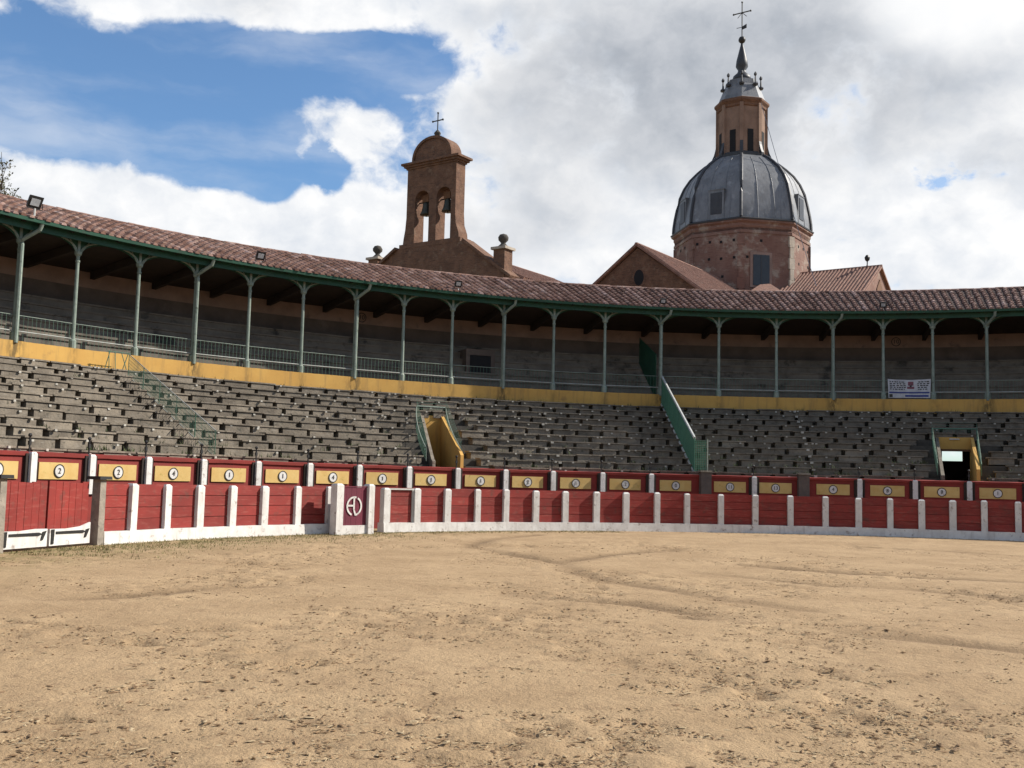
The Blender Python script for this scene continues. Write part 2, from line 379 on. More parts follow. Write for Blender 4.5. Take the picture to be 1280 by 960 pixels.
# ------------------------------------------------------------------ ground
VN = {}
def vnoise(x, y, seed):
    if seed not in VN: VN[seed] = np.random.default_rng(seed).random((512, 512))
    r = VN[seed]
    xi = np.floor(x).astype(int); yi = np.floor(y).astype(int); fx = x - xi; fy = y - yi
    fx = fx * fx * (3 - 2 * fx); fy = fy * fy * (3 - 2 * fy)
    a = r[xi % 512, yi % 512]; b = r[(xi + 1) % 512, yi % 512]; c = r[xi % 512, (yi + 1) % 512]; d = r[(xi + 1) % 512, (yi + 1) % 512]
    return (a * (1 - fx) + b * fx) * (1 - fy) + (c * (1 - fx) + d * fx) * fy - 0.5
TRACKS = [[(585, 683), (640, 692), (700, 702), (716, 714), (765, 727), (840, 737), (900, 748), (1010, 762)],
          [(700, 702), (765, 692), (850, 685)], [(585, 683), (610, 674), (670, 668)],
          [(870, 715), (890, 717), (1020, 730), (1140, 736), (1290, 750)], [(-10, 748), (90, 747), (160, 744), (270, 734), (330, 732)],
          [(1070, 683), (1170, 688), (1290, 696)], [(930, 706), (1060, 716), (1290, 728)], [(860, 770), (1000, 782), (1290, 812)], [(640, 742), (780, 752), (960, 778)]]
def seg_dist(X, Y, P):
    D = np.full(X.shape, 1e9)
    for a, b in zip(P[:-1], P[1:]):
        dx, dy = b[0] - a[0], b[1] - a[1]; L2 = dx * dx + dy * dy
        t = np.clip(((X - a[0]) * dx + (Y - a[1]) * dy) / L2, 0, 1)
        D = np.minimum(D, np.hypot(X - a[0] - t * dx, Y - a[1] - t * dy))
    return D
def axis(lo, hi, step, far, grow=1.09, mx=400):
    c = list(np.arange(lo, hi + step / 2, step)); s = step; p = c[-1]
    while p < far: s = min(s * grow, mx); p += s; c.append(p)
    s = step; p = c[0]; pre = []
    while p > -far: s = min(s * grow, mx); p -= s; pre.append(p)
    return np.array(pre[::-1] + c)
def make_ground():
    xs = axis(-7.5, 9.5, 0.07, 3000, 1.03); ys = axis(5.5, 17.5, 0.05, 3000, 1.012)
    X, Y = np.meshgrid(xs, ys, indexing='ij')
    patch = vnoise(X * 0.45, Y * 0.45, 1) + 0.6 * vnoise(X * 1.3, Y * 1.3, 2)
    rough = np.clip(patch * 1.8 + 0.35, 0.12, 1.0)
    Z = 0.016 * vnoise(X * 0.8, Y * 0.8, 3) + rough * (0.06 * vnoise(X * 4.3, Y * 4.3, 4) + 0.04 * vnoise(X * 8.9, Y * 8.9, 5))
    pits = np.clip(vnoise(X * 5.1, Y * 5.1, 6) * 2 - 0.42, 0, 1) * rough
    Z -= pits * 0.10
    D = np.full(X.shape, 1e9)
    for T in TRACKS: D = np.minimum(D, seg_dist(X + 0.15 * vnoise(X * .9, Y * .9, 8), Y + 0.15 * vnoise(X * .9, Y * .9, 9), [ground_px(*p)[:2] for p in T]))
    tr = np.exp(-(D / 0.27) ** 2) * np.clip(0.75 + 1.4 * vnoise(X * .6, Y * .6, 21), 0.1, 1)
    Z -= 0.045 * tr
    r = np.hypot(X - CX, Y - CY)
    Z *= np.clip((RB - 0.2 - r) / 1.2, 0, 1); Z -= np.where(r > RB + 0.4, 0.004, 0)
    n, m = X.shape
    me = bpy.data.meshes.new('ground')
    co = np.stack([X, Y, Z], -1).reshape(-1, 3).astype(np.float32)
    i = np.arange((n - 1) * (m - 1)); a = (i // (m - 1)) * m + i % (m - 1)
    q = np.stack([a, a + m, a + m + 1, a + 1], 1).astype(np.int32)
    me.vertices.add(len(co)); me.vertices.foreach_set('co', co.ravel())
    me.loops.add(q.size); me.loops.foreach_set('vertex_index', q.ravel())
    me.polygons.add(len(q)); me.polygons.foreach_set('loop_start', (np.arange(len(q)) * 4).astype(np.int32))
    me.update(calc_edges=True); me.polygons.foreach_set('use_smooth', np.ones(len(q), bool))
    at = me.color_attributes.new('wear', 'FLOAT_COLOR', 'POINT')
    left = np.clip((r - (RB - 4.5)) / 4.0, 0, 1) * np.clip((-4.0 - X + 0.3 * (Y - 20)) / 6.0, 0, 1)
    cd = np.stack([np.clip(tr, 0, 1), np.clip(pits * 2, 0, 1), left, np.ones_like(tr)], -1).astype(np.float32)
    at.data.foreach_set('color', cd.ravel())
    m_ = bpy.data.materials.new('sand'); m_.use_nodes = True; t = m_.node_tree; t.nodes.clear(); g = NT(t)
    pos = g.n('ShaderNodeNewGeometry').outputs['Position']
    a_ = g.n('ShaderNodeAttribute', attribute_name='wear'); sp = g.n('ShaderNodeSeparateColor'); g.l(a_.outputs['Color'], sp.inputs[0])
    col = g.mix(g.sm(g.noise(pos, 0.55, 6, 0.6), 0.34, 0.66), (0.39, 0.273, 0.158), (0.32, 0.219, 0.124))
    col = g.mix(g.m('MULTIPLY', g.sm(g.noise(pos, 3.2, 6, 0.7), 0.52, 0.68), 0.6), col, (0.225, 0.148, 0.086))
    col = g.mix(g.m('MULTIPLY', g.sm(g.noise(pos, 26, 4, 0.7), 0.58, 0.68), 0.55), col, (0.165, 0.11, 0.066))
    col = g.mix(g.m('MULTIPLY', g.sm(g.noise(g.vm('MULTIPLY', pos, (1, 2.2, 1)), 60, 3, 0.6), 0.6, 0.7), 0.5), col, (0.44, 0.33, 0.215))
    spk = g.sm(g.noise(g.vm('MULTIPLY', pos, (1, 1.6, 1)), 15, 5, 0.75), 0.57, 0.66); pm = g.sm(g.noise(pos, 0.9, 4, 0.6), 0.36, 0.62)
    col = g.mix(g.m('MULTIPLY', g.m('MULTIPLY', spk, pm), 0.7), col, (0.17, 0.112, 0.066))
    col = g.mix(g.m('MULTIPLY', sp.outputs[0], 0.8), col, (0.16, 0.105, 0.06))
    col = g.mix(g.m('MULTIPLY', sp.outputs[1], 0.6), col, (0.15, 0.098, 0.057))
    gr = g.m('MULTIPLY', sp.outputs[2], g.sm(g.noise(pos, 1.6, 6, 0.7), 0.36, 0.6))
    col = g.mix(g.m('MULTIPLY', gr, 0.85), col, (0.175, 0.15, 0.066))
    b = g.n('ShaderNodeBsdfPrincipled'); g.l(col, b.inputs['Base Color']); b.inputs['Roughness'].default_value = 0.97; b.inputs['Specular IOR Level'].default_value = 0.15
    bp = g.n('ShaderNodeBump'); bp.inputs['Distance'].default_value = 0.02
    g.l(g.m('ADD', g.noise(pos, 30, 5, 0.7), g.m('MULTIPLY', g.noise(pos, 7, 4, 0.6), 1.6)), bp.inputs['Height']); g.l(bp.outputs[0], b.inputs['Normal'])
    o = g.n('ShaderNodeOutputMaterial'); g.l(b.outputs[0], o.inputs[0])
    me.materials.append(m_)
    ob = bpy.data.objects.new('ground', me); C.objects.link(ob)
    tag(ob, 'raked tan sand floor of the bullring with tracks and clods', 'sand', kind='structure')
    # loose clods, straw and dry grass lying on the sand
    def height(x, y):
        return 0.0
    base = [(0.0, 0, 1), (0.9, 0, .35), (.28, .86, .3), (-.73, .53, .35), (-.73, -.53, .25), (.28, -.86, .32), (0, 0, -.6)]
    tri = [(0, 1, 2), (0, 2, 3), (0, 3, 4), (0, 4, 5), (0, 5, 1), (6, 2, 1), (6, 3, 2), (6, 4, 3), (6, 5, 4), (6, 1, 5)]
    def scatter(nm, count, size, mt, label, cat, flat=0.5, thr=0.1, yr=(5.5, 30), box=None):
        V = []; F = []; k = 0; made = 0
        while made < count and k < count * 40:
            k += 1
            y = yr[0] + (yr[1] - yr[0]) * random.random() ** 1.6; x = random.uniform(-0.56, 0.56) * y
            if math.hypot(x - CX, y - CY) > RB - 0.15: continue
            xa, ya = np.array([x]), np.array([y])
            p = vnoise(xa * 0.45, ya * 0.45, 1)[0] + 0.6 * vnoise(xa * 1.3, ya * 1.3, 2)[0]
            if p * 1.2 + 0.5 * random.random() - 0.25 < thr: continue
            s = min(size * random.lognormvariate(0, 0.5), size * 2.2); a = random.random() * 6.28; e = random.uniform(1, 3.0); b0 = len(V)
            for vx, vy, vz in base:
                j = random.uniform(.7, 1.3); X0, Y0 = vx * s * e * j, vy * s * j
                V.append((x + X0 * math.cos(a) - Y0 * math.sin(a), y + X0 * math.sin(a) + Y0 * math.cos(a), 0.0 + vz * s * flat * j))
            F += [tuple(b0 + i for i in t) for t in tri]; made += 1
        me = bpy.data.meshes.new(nm); me.from_pydata(V, [], F); me.materials.append(MATS[mt])
        o = bpy.data.objects.new(nm, me); C.objects.link(o); tag(o, label, cat, kind='stuff')
    scatter('clods', 14000, 0.0082, 'clod', 'small brown clods of earth strewn over the sand', 'clods', 0.6, 0.04)
    scatter('straw_bits', 6000, 0.009, 'straw', 'pale straw and wood chips strewn over the sand', 'straw', 0.35, 0.05)
make_ground()
def tufts():
    m = MB(); k = 0
    while k < 1700:
        y = 5.8 + 22 * random.random() ** 1.5; x = random.uniform(-.56, .56) * y
        if math.hypot(x - CX, y - CY) > RB - .3: continue
        p = vnoise(np.array([x * .45]), np.array([y * .45]), 1)[0] + .6 * vnoise(np.array([x * 1.3]), np.array([y * 1.3]), 2)[0]
        if p + .35 * random.random() - (.12 if x < 0 else 0) < .18: 
            if random.random() < .95: continue
        k += 1
        for _ in range(random.randint(3, 8)):
            a = random.random() * 6.28; L = random.uniform(.02, .055); q = Vector((x + random.gauss(0, .03), y + random.gauss(0, .03), 0)); d = Vector((math.cos(a), math.sin(a), 0)); sd = Vector((-d.y, d.x, 0)) * .004
            m.add([q - sd, q + sd, q + d * L * .6 + sd * .7 + Vector((0, 0, L * .22)), q + d * L + Vector((0, 0, L * .12))], [(0, 1, 2), (0, 2, 3)])
    o = m.build('dry_tufts', 'straw', None, fix=False); tag(o, 'flattened dry grass tufts scattered over the open sand', 'grass', kind='stuff')
tufts()

# ------------------------------------------------------------------ barrier fence
POST_PX = [162, 205, 246, 287, 327, 369, 409, 480, 519, 557, 595, 630.5, 668, 705, 744, 781, 820, 857.5, 900, 943, 987, 1031, 1072.5, 1112, 1151.5, 1190.5, 1230, 1272.5]
PAZ = [az_at(p, RB, 0.75) for p in POST_PX]
GATE0, GATE1 = az_at(-3, RB, 0.7), az_at(118, RB, 0.7)
PLH = 0.30
def make_fence():
    f = thing('barrier_fence', pol(-30, RB, 0), 'red plank barrier with white posts on a white kerb around the sand ring', 'fence')
    posts = list(PAZ); st = 3.2
    a = posts[-1]
    while a < 62: a += st; posts.append(a)
    lft = []; a = GATE0 - 0.9
    while a > -100: lft.append(a); a -= st
    gap = (PAZ[6], PAZ[7])
    # posts: chamfered tops
    pm = []
    for k in range(4):
        m = MB(); w, d, h = 0.225 + 0.02 * random.uniform(-1, 1), 0.22, HB - PLH + 0.10 + random.uniform(-.03, .04)
        m.box((0, 0, PLH - 0.1), w, d, h - 0.05); m.hexa([Vector((x * w / 2, y * d / 2, PLH - 0.1 + h - 0.05)) for x, y in ((-1, -1), (1, -1), (1, 1), (-1, 1))] +
               [Vector((x * w / 2 * .62, y * d / 2 * .62, PLH - 0.1 + h)) for x, y in ((-1, -1), (1, -1), (1, 1), (-1, 1))])
        pm.append(m.mesh('post', 'white_paint'))
    for a in lft[::-1] + posts:
        if a > 40 and a > 62: continue
        place(random.choice(pm), 'post', f, pol(a, RB - 0.04, 0), -R_(a), random.uniform(-.008, .008))
    # kerb
    def kerb(a0, a1):
        MB().sweep([(RB - 0.19, -0.05), (RB - 0.17, PLH), (RB + 0.16, PLH), (RB + 0.16, -0.05)], a0, a1, 1.0, 0.006).build('kerb', 'white_paint', f)
    kerb(GATE1 + 0.45, gap[0] + .3); kerb(gap[1] - .3, 62); kerb(-100, GATE0 - 0.5)
    # planks, four per bay
    NP = 4; ph = (HB - PLH) / NP
    cache = {}
    def plank_mesh(L, red='red_paint'):
        key = (round(L, 2), red, random.randrange(3))
        if key not in cache:
            m = MB(); dz = random.uniform(-.004, .004)
            m.box((0, 0, 0.004), key[0], 0.055 + random.uniform(0, .012), ph - 0.012 + dz); cache[key] = m.mesh('plank', red)
        return cache[key]
    def bay(a0, a1, cnt=True, door=False):
        p0, p1 = pol(a0, RB, 0), pol(a1, RB, 0); mid = (p0 + p1) / 2; L = (p1 - p0).length - 0.16; am = (a0 + a1) / 2
        for k in range(NP):
            o = place(plank_mesh(L), 'plank', f, (mid.x, mid.y, PLH + k * ph), -R_(am) + random.uniform(-.004, .004), random.uniform(-.006, .006))
        # inner frame behind the planks so no daylight shows
        MB().box((mid.x, mid.y, PLH), L + .1, 0.02, HB - PLH - 0.03, -R_(am)).add([], []).build('backing_board', 'red_wall', f).location += (pol(am, 1, 0) - pol(am, 0, 0)) * 0.055
        # step board for jumping (estribo) is the kerb itself; cap rail on top
    seq = [GATE1 + 0.2] + posts
    for a0, a1 in zip(seq[:-1], seq[1:]):
        if abs(a0 - gap[0]) < 1e-6 or a1 > 62: continue
        bay(a0, a1)
    sl = [GATE0 - 0.2] + lft
    for a1, a0 in zip(sl[:-1], sl[1:]): bay(a0, a1)
    # framed door leaf next to the shelter
    a0, a1 = PAZ[7], PAZ[8]; am = (a0 + a1) / 2
    m = MB(); e = (pol(am, 1, 0) - pol(am, 0, 0)); c = (pol(a0, RB, 0) + pol(a1, RB, 0)) / 2 - e * 0.06; L = (pol(a1, RB, 0) - pol(a0, RB, 0)).length - .26
    t = Vector((math.cos(R_(am)), -math.sin(R_(am)), 0))
    for sgn in (-1, 1): m.box(c + t * sgn * (L / 2 - .03) + Vector((0, 0, PLH + .02)), .06, .05, HB - PLH - .08, -R_(am))
    m.box(c + Vector((0, 0, HB - .075)), L + .02, .052, .05, -R_(am)); m.build('door_frame', 'rail_white', f)
    return f
make_fence()

# ------------------------------------------------------------------ shelter (burladero) with monogram
def make_shelter():
    r = RB - 0.62
    a0, a1 = az_at(421, r, .7), az_at(460.5, r, .7); am = (a0 + a1) / 2
    c = (pol(a0, r, 0) + pol(a1, r, 0)) / 2; t = (pol(a1, r, 0) - pol(a0, r, 0)).normalized(); L = (pol(a1, r, 0) - pol(a0, r, 0)).length
    e = (pol(am, 1, 0) - pol(am, 0, 0)); rz = -R_(am)
    b = thing('bullfighter_shelter', c, 'maroon shelter board with white round monogram standing before a gap in the barrier', 'shelter')
    for s, w in ((-1, .26), (1, .22)):
        m = MB(); m.box(c + t * s * L / 2 - Vector((0, 0, .04)), w, .30, HB + .09, rz); m.box(c + t * s * L / 2 + Vector((0, 0, HB + .05)), w * .98, .29, .05, rz, .65); m.build('post', 'white_paint', b)
    nb = 5; bw = (L - .24) / nb
    for k in range(nb):
        MB().box(c + t * ((k + .5) * bw - (L - .24) / 2) + Vector((0, 0, .27)), bw - .006, .07, HB - .27 - .015, rz).build('plank', 'maroon', b)
    MB().box(c + Vector((0, 0, HB - .01)), L - .2, .10, .035, rz).build('cap_rail', 'maroon', b)
    MB().box(c + Vector((0, 0, -.03)), L - .1, .16, .30, rz).build('kerb', 'white_paint', b, label='scuffed pinkish white kerb of the shelter')
    O = c - e * 0.062 + Vector((0, 0, .27 + (HB - .27) * .50)); fr = (O, t, Vector((0, 0, 1)))
    m = MB(); R0, w = .30, .055
    def arc(t0, t1, cx=0.0, R1=R0):
        n = 14; P = [(cx + (R1) * math.cos(R_(t0 + (t1 - t0) * i / n)), R1 * math.sin(R_(t0 + (t1 - t0) * i / n))) for i in range(n + 1)] + \
            [(cx + (R1 - w) * math.cos(R_(t1 + (t0 - t1) * i / n)), (R1 - w) * math.sin(R_(t1 + (t0 - t1) * i / n))) for i in range(n + 1)]
        m.plate(P, fr, .008)
    def bar(x0, y0, x1, y1, ww=w):
        d = Vector((x1 - x0, y1 - y0)).normalized(); n = Vector((-d.y, d.x)) * ww / 2
        m.plate([(x0 + n.x, y0 + n.y), (x0 - n.x, y0 - n.y), (x1 - n.x, y1 - n.y), (x1 + n.x, y1 + n.y)], fr, .009)
    arc(75, 250); arc(-75, 62); bar(-.01, .28, -.01, -.12); bar(-.26, .015, -.01, .015); bar(-.01, -.10, .06, -.28)
    m.build('monogram', 'white_paint', b)
make_shelter()

# ------------------------------------------------------------------ gate and its pillars
def make_gate():
    p0, p1 = pol(GATE0, RB, 0), pol(GATE1 - .55, RB, 0)
    t = (p1 - p0).normalized(); L = (p1 - p0).length; c = (p0 + p1) / 2; rz = math.atan2(t.y, t.x); e = Vector((-t.y, t.x, 0))
    g = thing('ring_gate', c, 'double red gate of upright boards with white skirt and black hinges', 'gate')
    zb, zt = 0.40, HB + .03
    nb = 12; gap = .05; bw = (L - .1 - gap) / nb
    for k in range(nb):
        u = .05 + (k + .5) * bw + (gap if k >= nb // 2 else 0)
        MB().box(p0 + t * u + Vector((0, 0, zb + random.uniform(-.02, .02))), bw - .012, .05 + random.uniform(-.006, .01), zt - zb + random.uniform(-.01, .015), rz + random.uniform(-.01, .01)).build('plank', 'red_paint', g)
    for s in (0, 1):
        u0 = .04 + s * (L / 2 + .01); w = L / 2 - .07
        fr = (p0 + t * u0 - e * .045, t, Vector((0, 0, 1)))
        top = [(w, .44 + (.10 if s else 0)), (w * .75, .45), (w * .4, .42), (0, .43)]
        MB().plate([(0, .06), (w, .06)] + top, fr, -.05).build('skirt_board', 'white_paint', g)
        hm = MB(); fr2 = (p0 + t * u0 - e * .094, t, Vector((0, 0, 1)))
        hm.plate([(.14 * w, .37), (.8 * w, .37), (.88 * w, .335), (.8 * w, .30), (.14 * w, .315)], fr2, -.015)
        hm.plate([(.03 * w, .10), (.09 * w, .10), (.10 * w, .42), (.03 * w, .42)], fr2, -.018)
        hm.plate([(.84 * w, .20), (.89 * w, .20), (.97 * w, .40), (.88 * w, .38)], fr2, -.018); hm.build('hinge', 'iron_black', g)
    MB().box(c + e * .05 + Vector((0, 0, .1)), L - .06, .02, HB - .14, rz).build('back_frame', 'red_wall', g)
    for a, lab in ((GATE1 + .05, 'stone gate pillar with dark capstone, on the shelter side of the red gate'), (GATE0 - .35, 'stone gate pillar on the side of the red gate away from the shelter')):
        p = pol(a, RB - .08, 0)
        q = thing('gate_pillar', p, lab, 'pillar')
        MB().box(p + Vector((0, 0, -.05)), .21, .24, HB + .16, -R_(a), .93).build('shaft', 'stone_pillar', q)
        MB().box(p + Vector((0, 0, HB + .10)), .42, .38, .075, -R_(a), .96).build('capstone', 'iron_black', q)
make_gate()

# ------------------------------------------------------------------ stand wall (red wall behind the passage)
CP_PX = [36.5, 111, 182, 251.5, 320, 385, 447, 509.5, 570.5, 630.5, 690, 752, 813, 942, 1074, 1143.5, 1211.5]
CPAZ = [az_at(p, RC, 1.8) for p in CP_PX]
BOARD = [(-5, '3'), (72, '2'), (146, '2'), (215, '4'), (285, '1'), (352, '1'), (415, '4'), (477, '1'), (538, '1'), (600, '1'), (659, '2'), (719, '1'), (781, '2'), (844, '0'),
         (912, '11'), (969, '13'), (1041, '4'), (1109, '8'), (1177, '8'), (1247, '1')]
def make_stand_wall():
    w = thing('stand_wall', pol(-25, RC, 0), 'red wall with numbered yellow boards and white posts below the stone seating', 'wall')
    MB().sweep([(RC, -.05), (RC, HC - .06), (RC + .25, HC - .06), (RC + .25, -.05)], -100, 70, 1.2).build('wall_face', 'red_wall', w)
    MB().sweep([(RC - .05, HC - .07), (RC - .06, HC + .02), (RC + .3, HC + .05), (RC + .3, HC - .07)], -100, 70, 1.0, .008).build('coping', 'red_wall', w)
    extra = [a for a in np.arange(CPAZ[-1] + 4.9, 70, 4.9)] + [a for a in np.arange(CPAZ[0] - 4.8, -100, -4.8)]
    pm = MB(); pm.box((0, 0, HC - 1.0), .19, .16, .98); pm.box((0, 0, HC - .02), .19, .16, .05, 0, .7); pm = pm.mesh('post', 'white_paint')
    dm = MB(); dm.box((-.155, 0, HC - 1.0), .09, .10, .99); dm.box((.155, 0, HC - 1.0), .09, .10, .99); dm = dm.mesh('dark_strip', 'timber_dark')  # dark strips put in for the shadowed gaps on either side of a post
    sm = MB(); sm.tube([(0, 0.05, HC), (0, 0.05, HC + .42)], .022, 6); sm.ball((0, .05, HC + .44), .05, 6); sm.box((0, .05, HC + .2), .07, .05, .1); sm = sm.mesh('pole', 'iron_black')
    for a in CPAZ + extra:
        place(pm, 'post', w, pol(a, RC - .07, 0), -R_(a)); place(dm, 'dark_strip', w, pol(a, RC - .03, 0), -R_(a)); place(sm, 'pole', w, pol(a, RC - .02, 0), -R_(a))
    zc = HC - .42; bh = .42
    ring = MB(); O = Vector((0, 0, 0))
    n = 28; ring.plate([(.172 * math.cos(2 * math.pi * i / n), .172 * math.sin(2 * math.pi * i / n)) for i in range(n)], (O, Vector((1, 0, 0)), Vector((0, 0, 1))), .008,
                       [[(.145 * math.cos(-2 * math.pi * i / n), .145 * math.sin(-2 * math.pi * i / n)) for i in range(n)]])
    ring = ring.mesh('number_ring', 'iron_black')
    disc = MB(); disc.plate([(.155 * math.cos(2 * math.pi * i / n), .155 * math.sin(2 * math.pi * i / n)) for i in range(n)], (O, Vector((1, 0, 0)), Vector((0, 0, 1))), .01); disc = disc.mesh('number_disc', 'white_paint')
    tm = {}
    for px, s in BOARD:
        a = az_at(px, RC, 1.7); W = 1.30; rz = -R_(a); nv = pol(a, 1, 0) - pol(a, 0, 0)
        c = pol(a, RC, zc) - nv * .03
        b = MB(); b.box(c - Vector((0, 0, bh / 2)), W, .03, bh, rz); b = b.build('number_board', 'yellow_board', w)
        place(disc, 'number_disc', b, c - nv * .034, rz); place(ring, 'number_ring', b, c - nv * .038, rz)
        if s not in tm: tm[s] = text_mesh(s, .20, 'stone_dark')
        o = place(tm[s], 'numeral', b, c - nv * .046, 0); o.rotation_euler = (math.pi / 2, 0, rz)
    for px, lab in ((880, 'brown pillar topping the red wall at the foot of the green mesh fence'), (1003, 'brown pillar topping the red wall below the aisle of white plaques')):
        a = az_at(px, RC, 1.9); p = pol(a, RC - .12, 0); q = thing('wall_pillar', p, lab, 'pillar')
        MB().box(p, .42, .34, HC + .14, -R_(a)).build('shaft', 'brown_pillar', q); MB().box(p + Vector((0, 0, HC + .14)), .52, .42, .07, -R_(a), .9).build('cap', 'stone', q)
make_stand_wall()

# ------------------------------------------------------------------ lower seating
NROW = 12
R0 = RC + .30; Z0 = HC - .12
DR = (RG - 0.02 - R0) / NROW; DZ = (ZB - Z0) / NROW
VPX = [((544, 529), (575, 551), 8), ((1181, 1173), (1221, 1213), 7)]      # left and right edge (front, back) in pixels, rows cut
def vaz(i, f):                                   # edges of stairwell i at row f
    (l0, l1), (r0, r1), n = VPX[i]; r, z = R0 + f * DR, Z0 + (f + .5) * DZ
    return az_at(l0 + (l1 - l0) * f / n, r, z), az_at(r0 + (r1 - r0) * f / n, r, z)
def vcuts(k): return [(min(vaz(i, k)[0], vaz(i, k + 1.4)[0]) - .05, max(vaz(i, k)[1], vaz(i, k + 1.4)[1]) + .05) for i in (0, 1) if k < VPX[i][2]]
def in_vom(a, k, pad=0.0):
    return any(v0 - pad < a < v1 + pad for v0, v1 in vcuts(k))
def make_seating():
    s = thing('stone_stand', pol(-25, R0, 0), 'open stand of grey stone seat rows between red wall and yellow parapet', 'grandstand')
    A0, A1 = -100, 75
    plates = MB(); sp = 1.18
    cand = []
    for k in range(NROW):
        r = R0 + k * DR; z1 = Z0 + (k + 1) * DZ; z0 = z1 - DZ
        vc = vcuts(k); cuts = [A0] + [c for v in vc for c in v] + [A1]
        for i in range(0, len(cuts), 2):
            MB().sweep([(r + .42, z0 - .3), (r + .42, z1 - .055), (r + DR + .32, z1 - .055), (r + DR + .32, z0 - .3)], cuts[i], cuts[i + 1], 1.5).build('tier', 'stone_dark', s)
        da = math.degrees(sp / r); a = -80 + (0.5 if k % 2 else 0) * da + random.uniform(-.06, .06) * da
        while a < 45:
            if not any(v0 < a + da * .48 and a - da * .48 < v1 for v0, v1 in vc):
                cand.append((a, k, r, z0, z1))
                q = pol(a, r, z1); x, y = proj(q)
            a += da * random.uniform(.985, 1.015)
    def blk(L, full=True):
        m = MB(); g = .18 + random.uniform(-.04, .04)
        m.box((0, .22, -DZ - .015), L - g, .46, DZ - .05)
        m.box((0, .16 + random.uniform(-.01, .01), -.05), L - .02, .42, .05); return m
    variants = [blk(sp + random.uniform(-.03, .03)).mesh('seat_block', 'stone') for _ in range(8)]
    vis = []; rest = []
    for c in cand:
        a, k, r, z0, z1 = c; x, y = proj(pol(a, r, z1)); d = (pol(a, r, z1) - Vector((0, 0, EYE))).length
        inv = -15 < x < 1295
        (vis if inv else rest).append((d, c))
    vis.sort(key=lambda q: q[0])
    for d, (a, k, r, z0, z1) in vis[:300]:
        o = place(random.choice(variants), 'seat_block', s, pol(a, r + random.uniform(-.05, .04), z1 + random.uniform(-.035, .02)), -R_(a) + random.uniform(-.025, .025), random.uniform(-.03, .03))
    m = MB()
    for d, (a, k, r, z0, z1) in vis[300:] + rest:
        b = blk(sp); M = Matrix.Translation(pol(a, r + random.uniform(-.03, .03), z1 + random.uniform(-.025, .015))) @ Matrix.Rotation(-R_(a) + random.uniform(-.012, .012), 4, 'Z')
        m.add([M @ v for v in b.v], b.f)
    m.build('seat_block', 'stone', s, stuff=True)
    # small pale plates on the risers, and the paler row of stones under the parapet
    for d, (a, k, r, z0, z1) in vis:
        n = 2 if random.random() < .35 else 1
        for _ in range(n):
            if random.random() < .55:
                aa = a + math.degrees(random.uniform(-.4, .4) / r); plates.box(pol(aa, r - .045, z1 - random.choice((.075, .10, .15))), .08, .05, .06, -R_(aa))
    for a in np.arange(-68, 25, 1.0):
        if random.random() < .85: plates.box(pol(a, RG - .06, ZB + random.uniform(-.07, -.03)), random.uniform(.06, .14), .06, .07, -R_(a))
    for k in range(NROW):                                    # aisle of plaques
        x = 1019 - (1019 - 993) * k / (NROW - 1); r = R0 + k * DR; a = az_at(x, r, Z0 + k * DZ)
        plates.box(pol(a, r - .06, Z0 + (k + .55) * DZ), .13, .05, .09, -R_(a))
        a = az_at(675 + 25 * random.random() - 3 * k * 0, r, Z0 + k * DZ)
        if k < 10: plates.box(pol(a, r - .06, Z0 + (k + .55) * DZ), .12, .05, .08, -R_(a))
    plates.build('seat_plate', 'plaque', s, stuff=True)
    # weeds rooted in the joints
    wd = MB()
    for _ in range(260):
        a = random.uniform(-68, 22); k = random.choice((0, 0, 1, 2, 11, 11, random.randrange(NROW)))
        if in_vom(a, k, 1): continue
        p = pol(a, R0 + k * DR + .34, Z0 + (k + 1) * DZ - .02) if k < 11 else pol(a, RG - .12, ZB - .02)
        for _ in range(random.randint(5, 12)):
            d = Vector((random.uniform(-1, 1), random.uniform(-1, 1), random.uniform(.5, 2.0))).normalized(); L = random.uniform(.06, .24); q = p + Vector((random.uniform(-.12, .12), random.uniform(-.12, .12), 0))
            sd = d.cross(Vector((0, 0, 1))).normalized() * .015
            wd.add([q - sd, q + sd, q + d * L + sd * .3], [(0, 1, 2)])
    o = wd.build('weeds', 'weed', None, fix=False); tag(o, 'small green weeds rooted between the stone seat rows', 'weeds', kind='stuff')
    # stairwell openings
    doors = []
    for i in (0, 1):
        n = VPX[i][2]; rb = R0 + n * DR; zt = Z0 + n * DZ; lab = ('yellow-walled stairwell opening sunk in the sunlit stone rows', 'shaded yellow stairwell opening with dark doorway and daylight beyond')[i]
        f0, f1 = vaz(i, 0), vaz(i, n); v0, v1 = f1
        q = thing('stairwell', pol(sum(f0) / 2, R0, 0), lab, 'stairwell')
        for s_ in (0, 1):
            rise = .10 if s_ == 0 else .42
            prof = [(0, .3), (n + .15, .3), (n + .15, zt + .12), (.35, Z0 + DZ * 1.2 + rise), (0, Z0 + DZ * 1.0 + rise * .8)]
            sg = (-1, 1)[s_]; A = []; B = []
            for f, z in prof:
                a = f0[s_] + (f1[s_] - f0[s_]) * f / n; r = R0 - .02 + f * DR; A.append(pol(a, r, z)); B.append(pol(a + sg * math.degrees(.13 / r), r, z))
            m = MB(); n5 = len(prof)
            m.add(A + B, [tuple(range(n5)), tuple(range(2 * n5 - 1, n5 - 1, -1))] + [(j, (j + 1) % n5, n5 + (j + 1) % n5, n5 + j) for j in range(n5)])
            m.build('side_wall', 'yellow_paint' if s_ else 'stone', q)
        am = (v0 + v1) / 2; Wd = (pol(v1, rb, 0) - pol(v0, rb, 0)).length
        t = Vector((math.cos(R_(am)), -math.sin(R_(am)), 0))
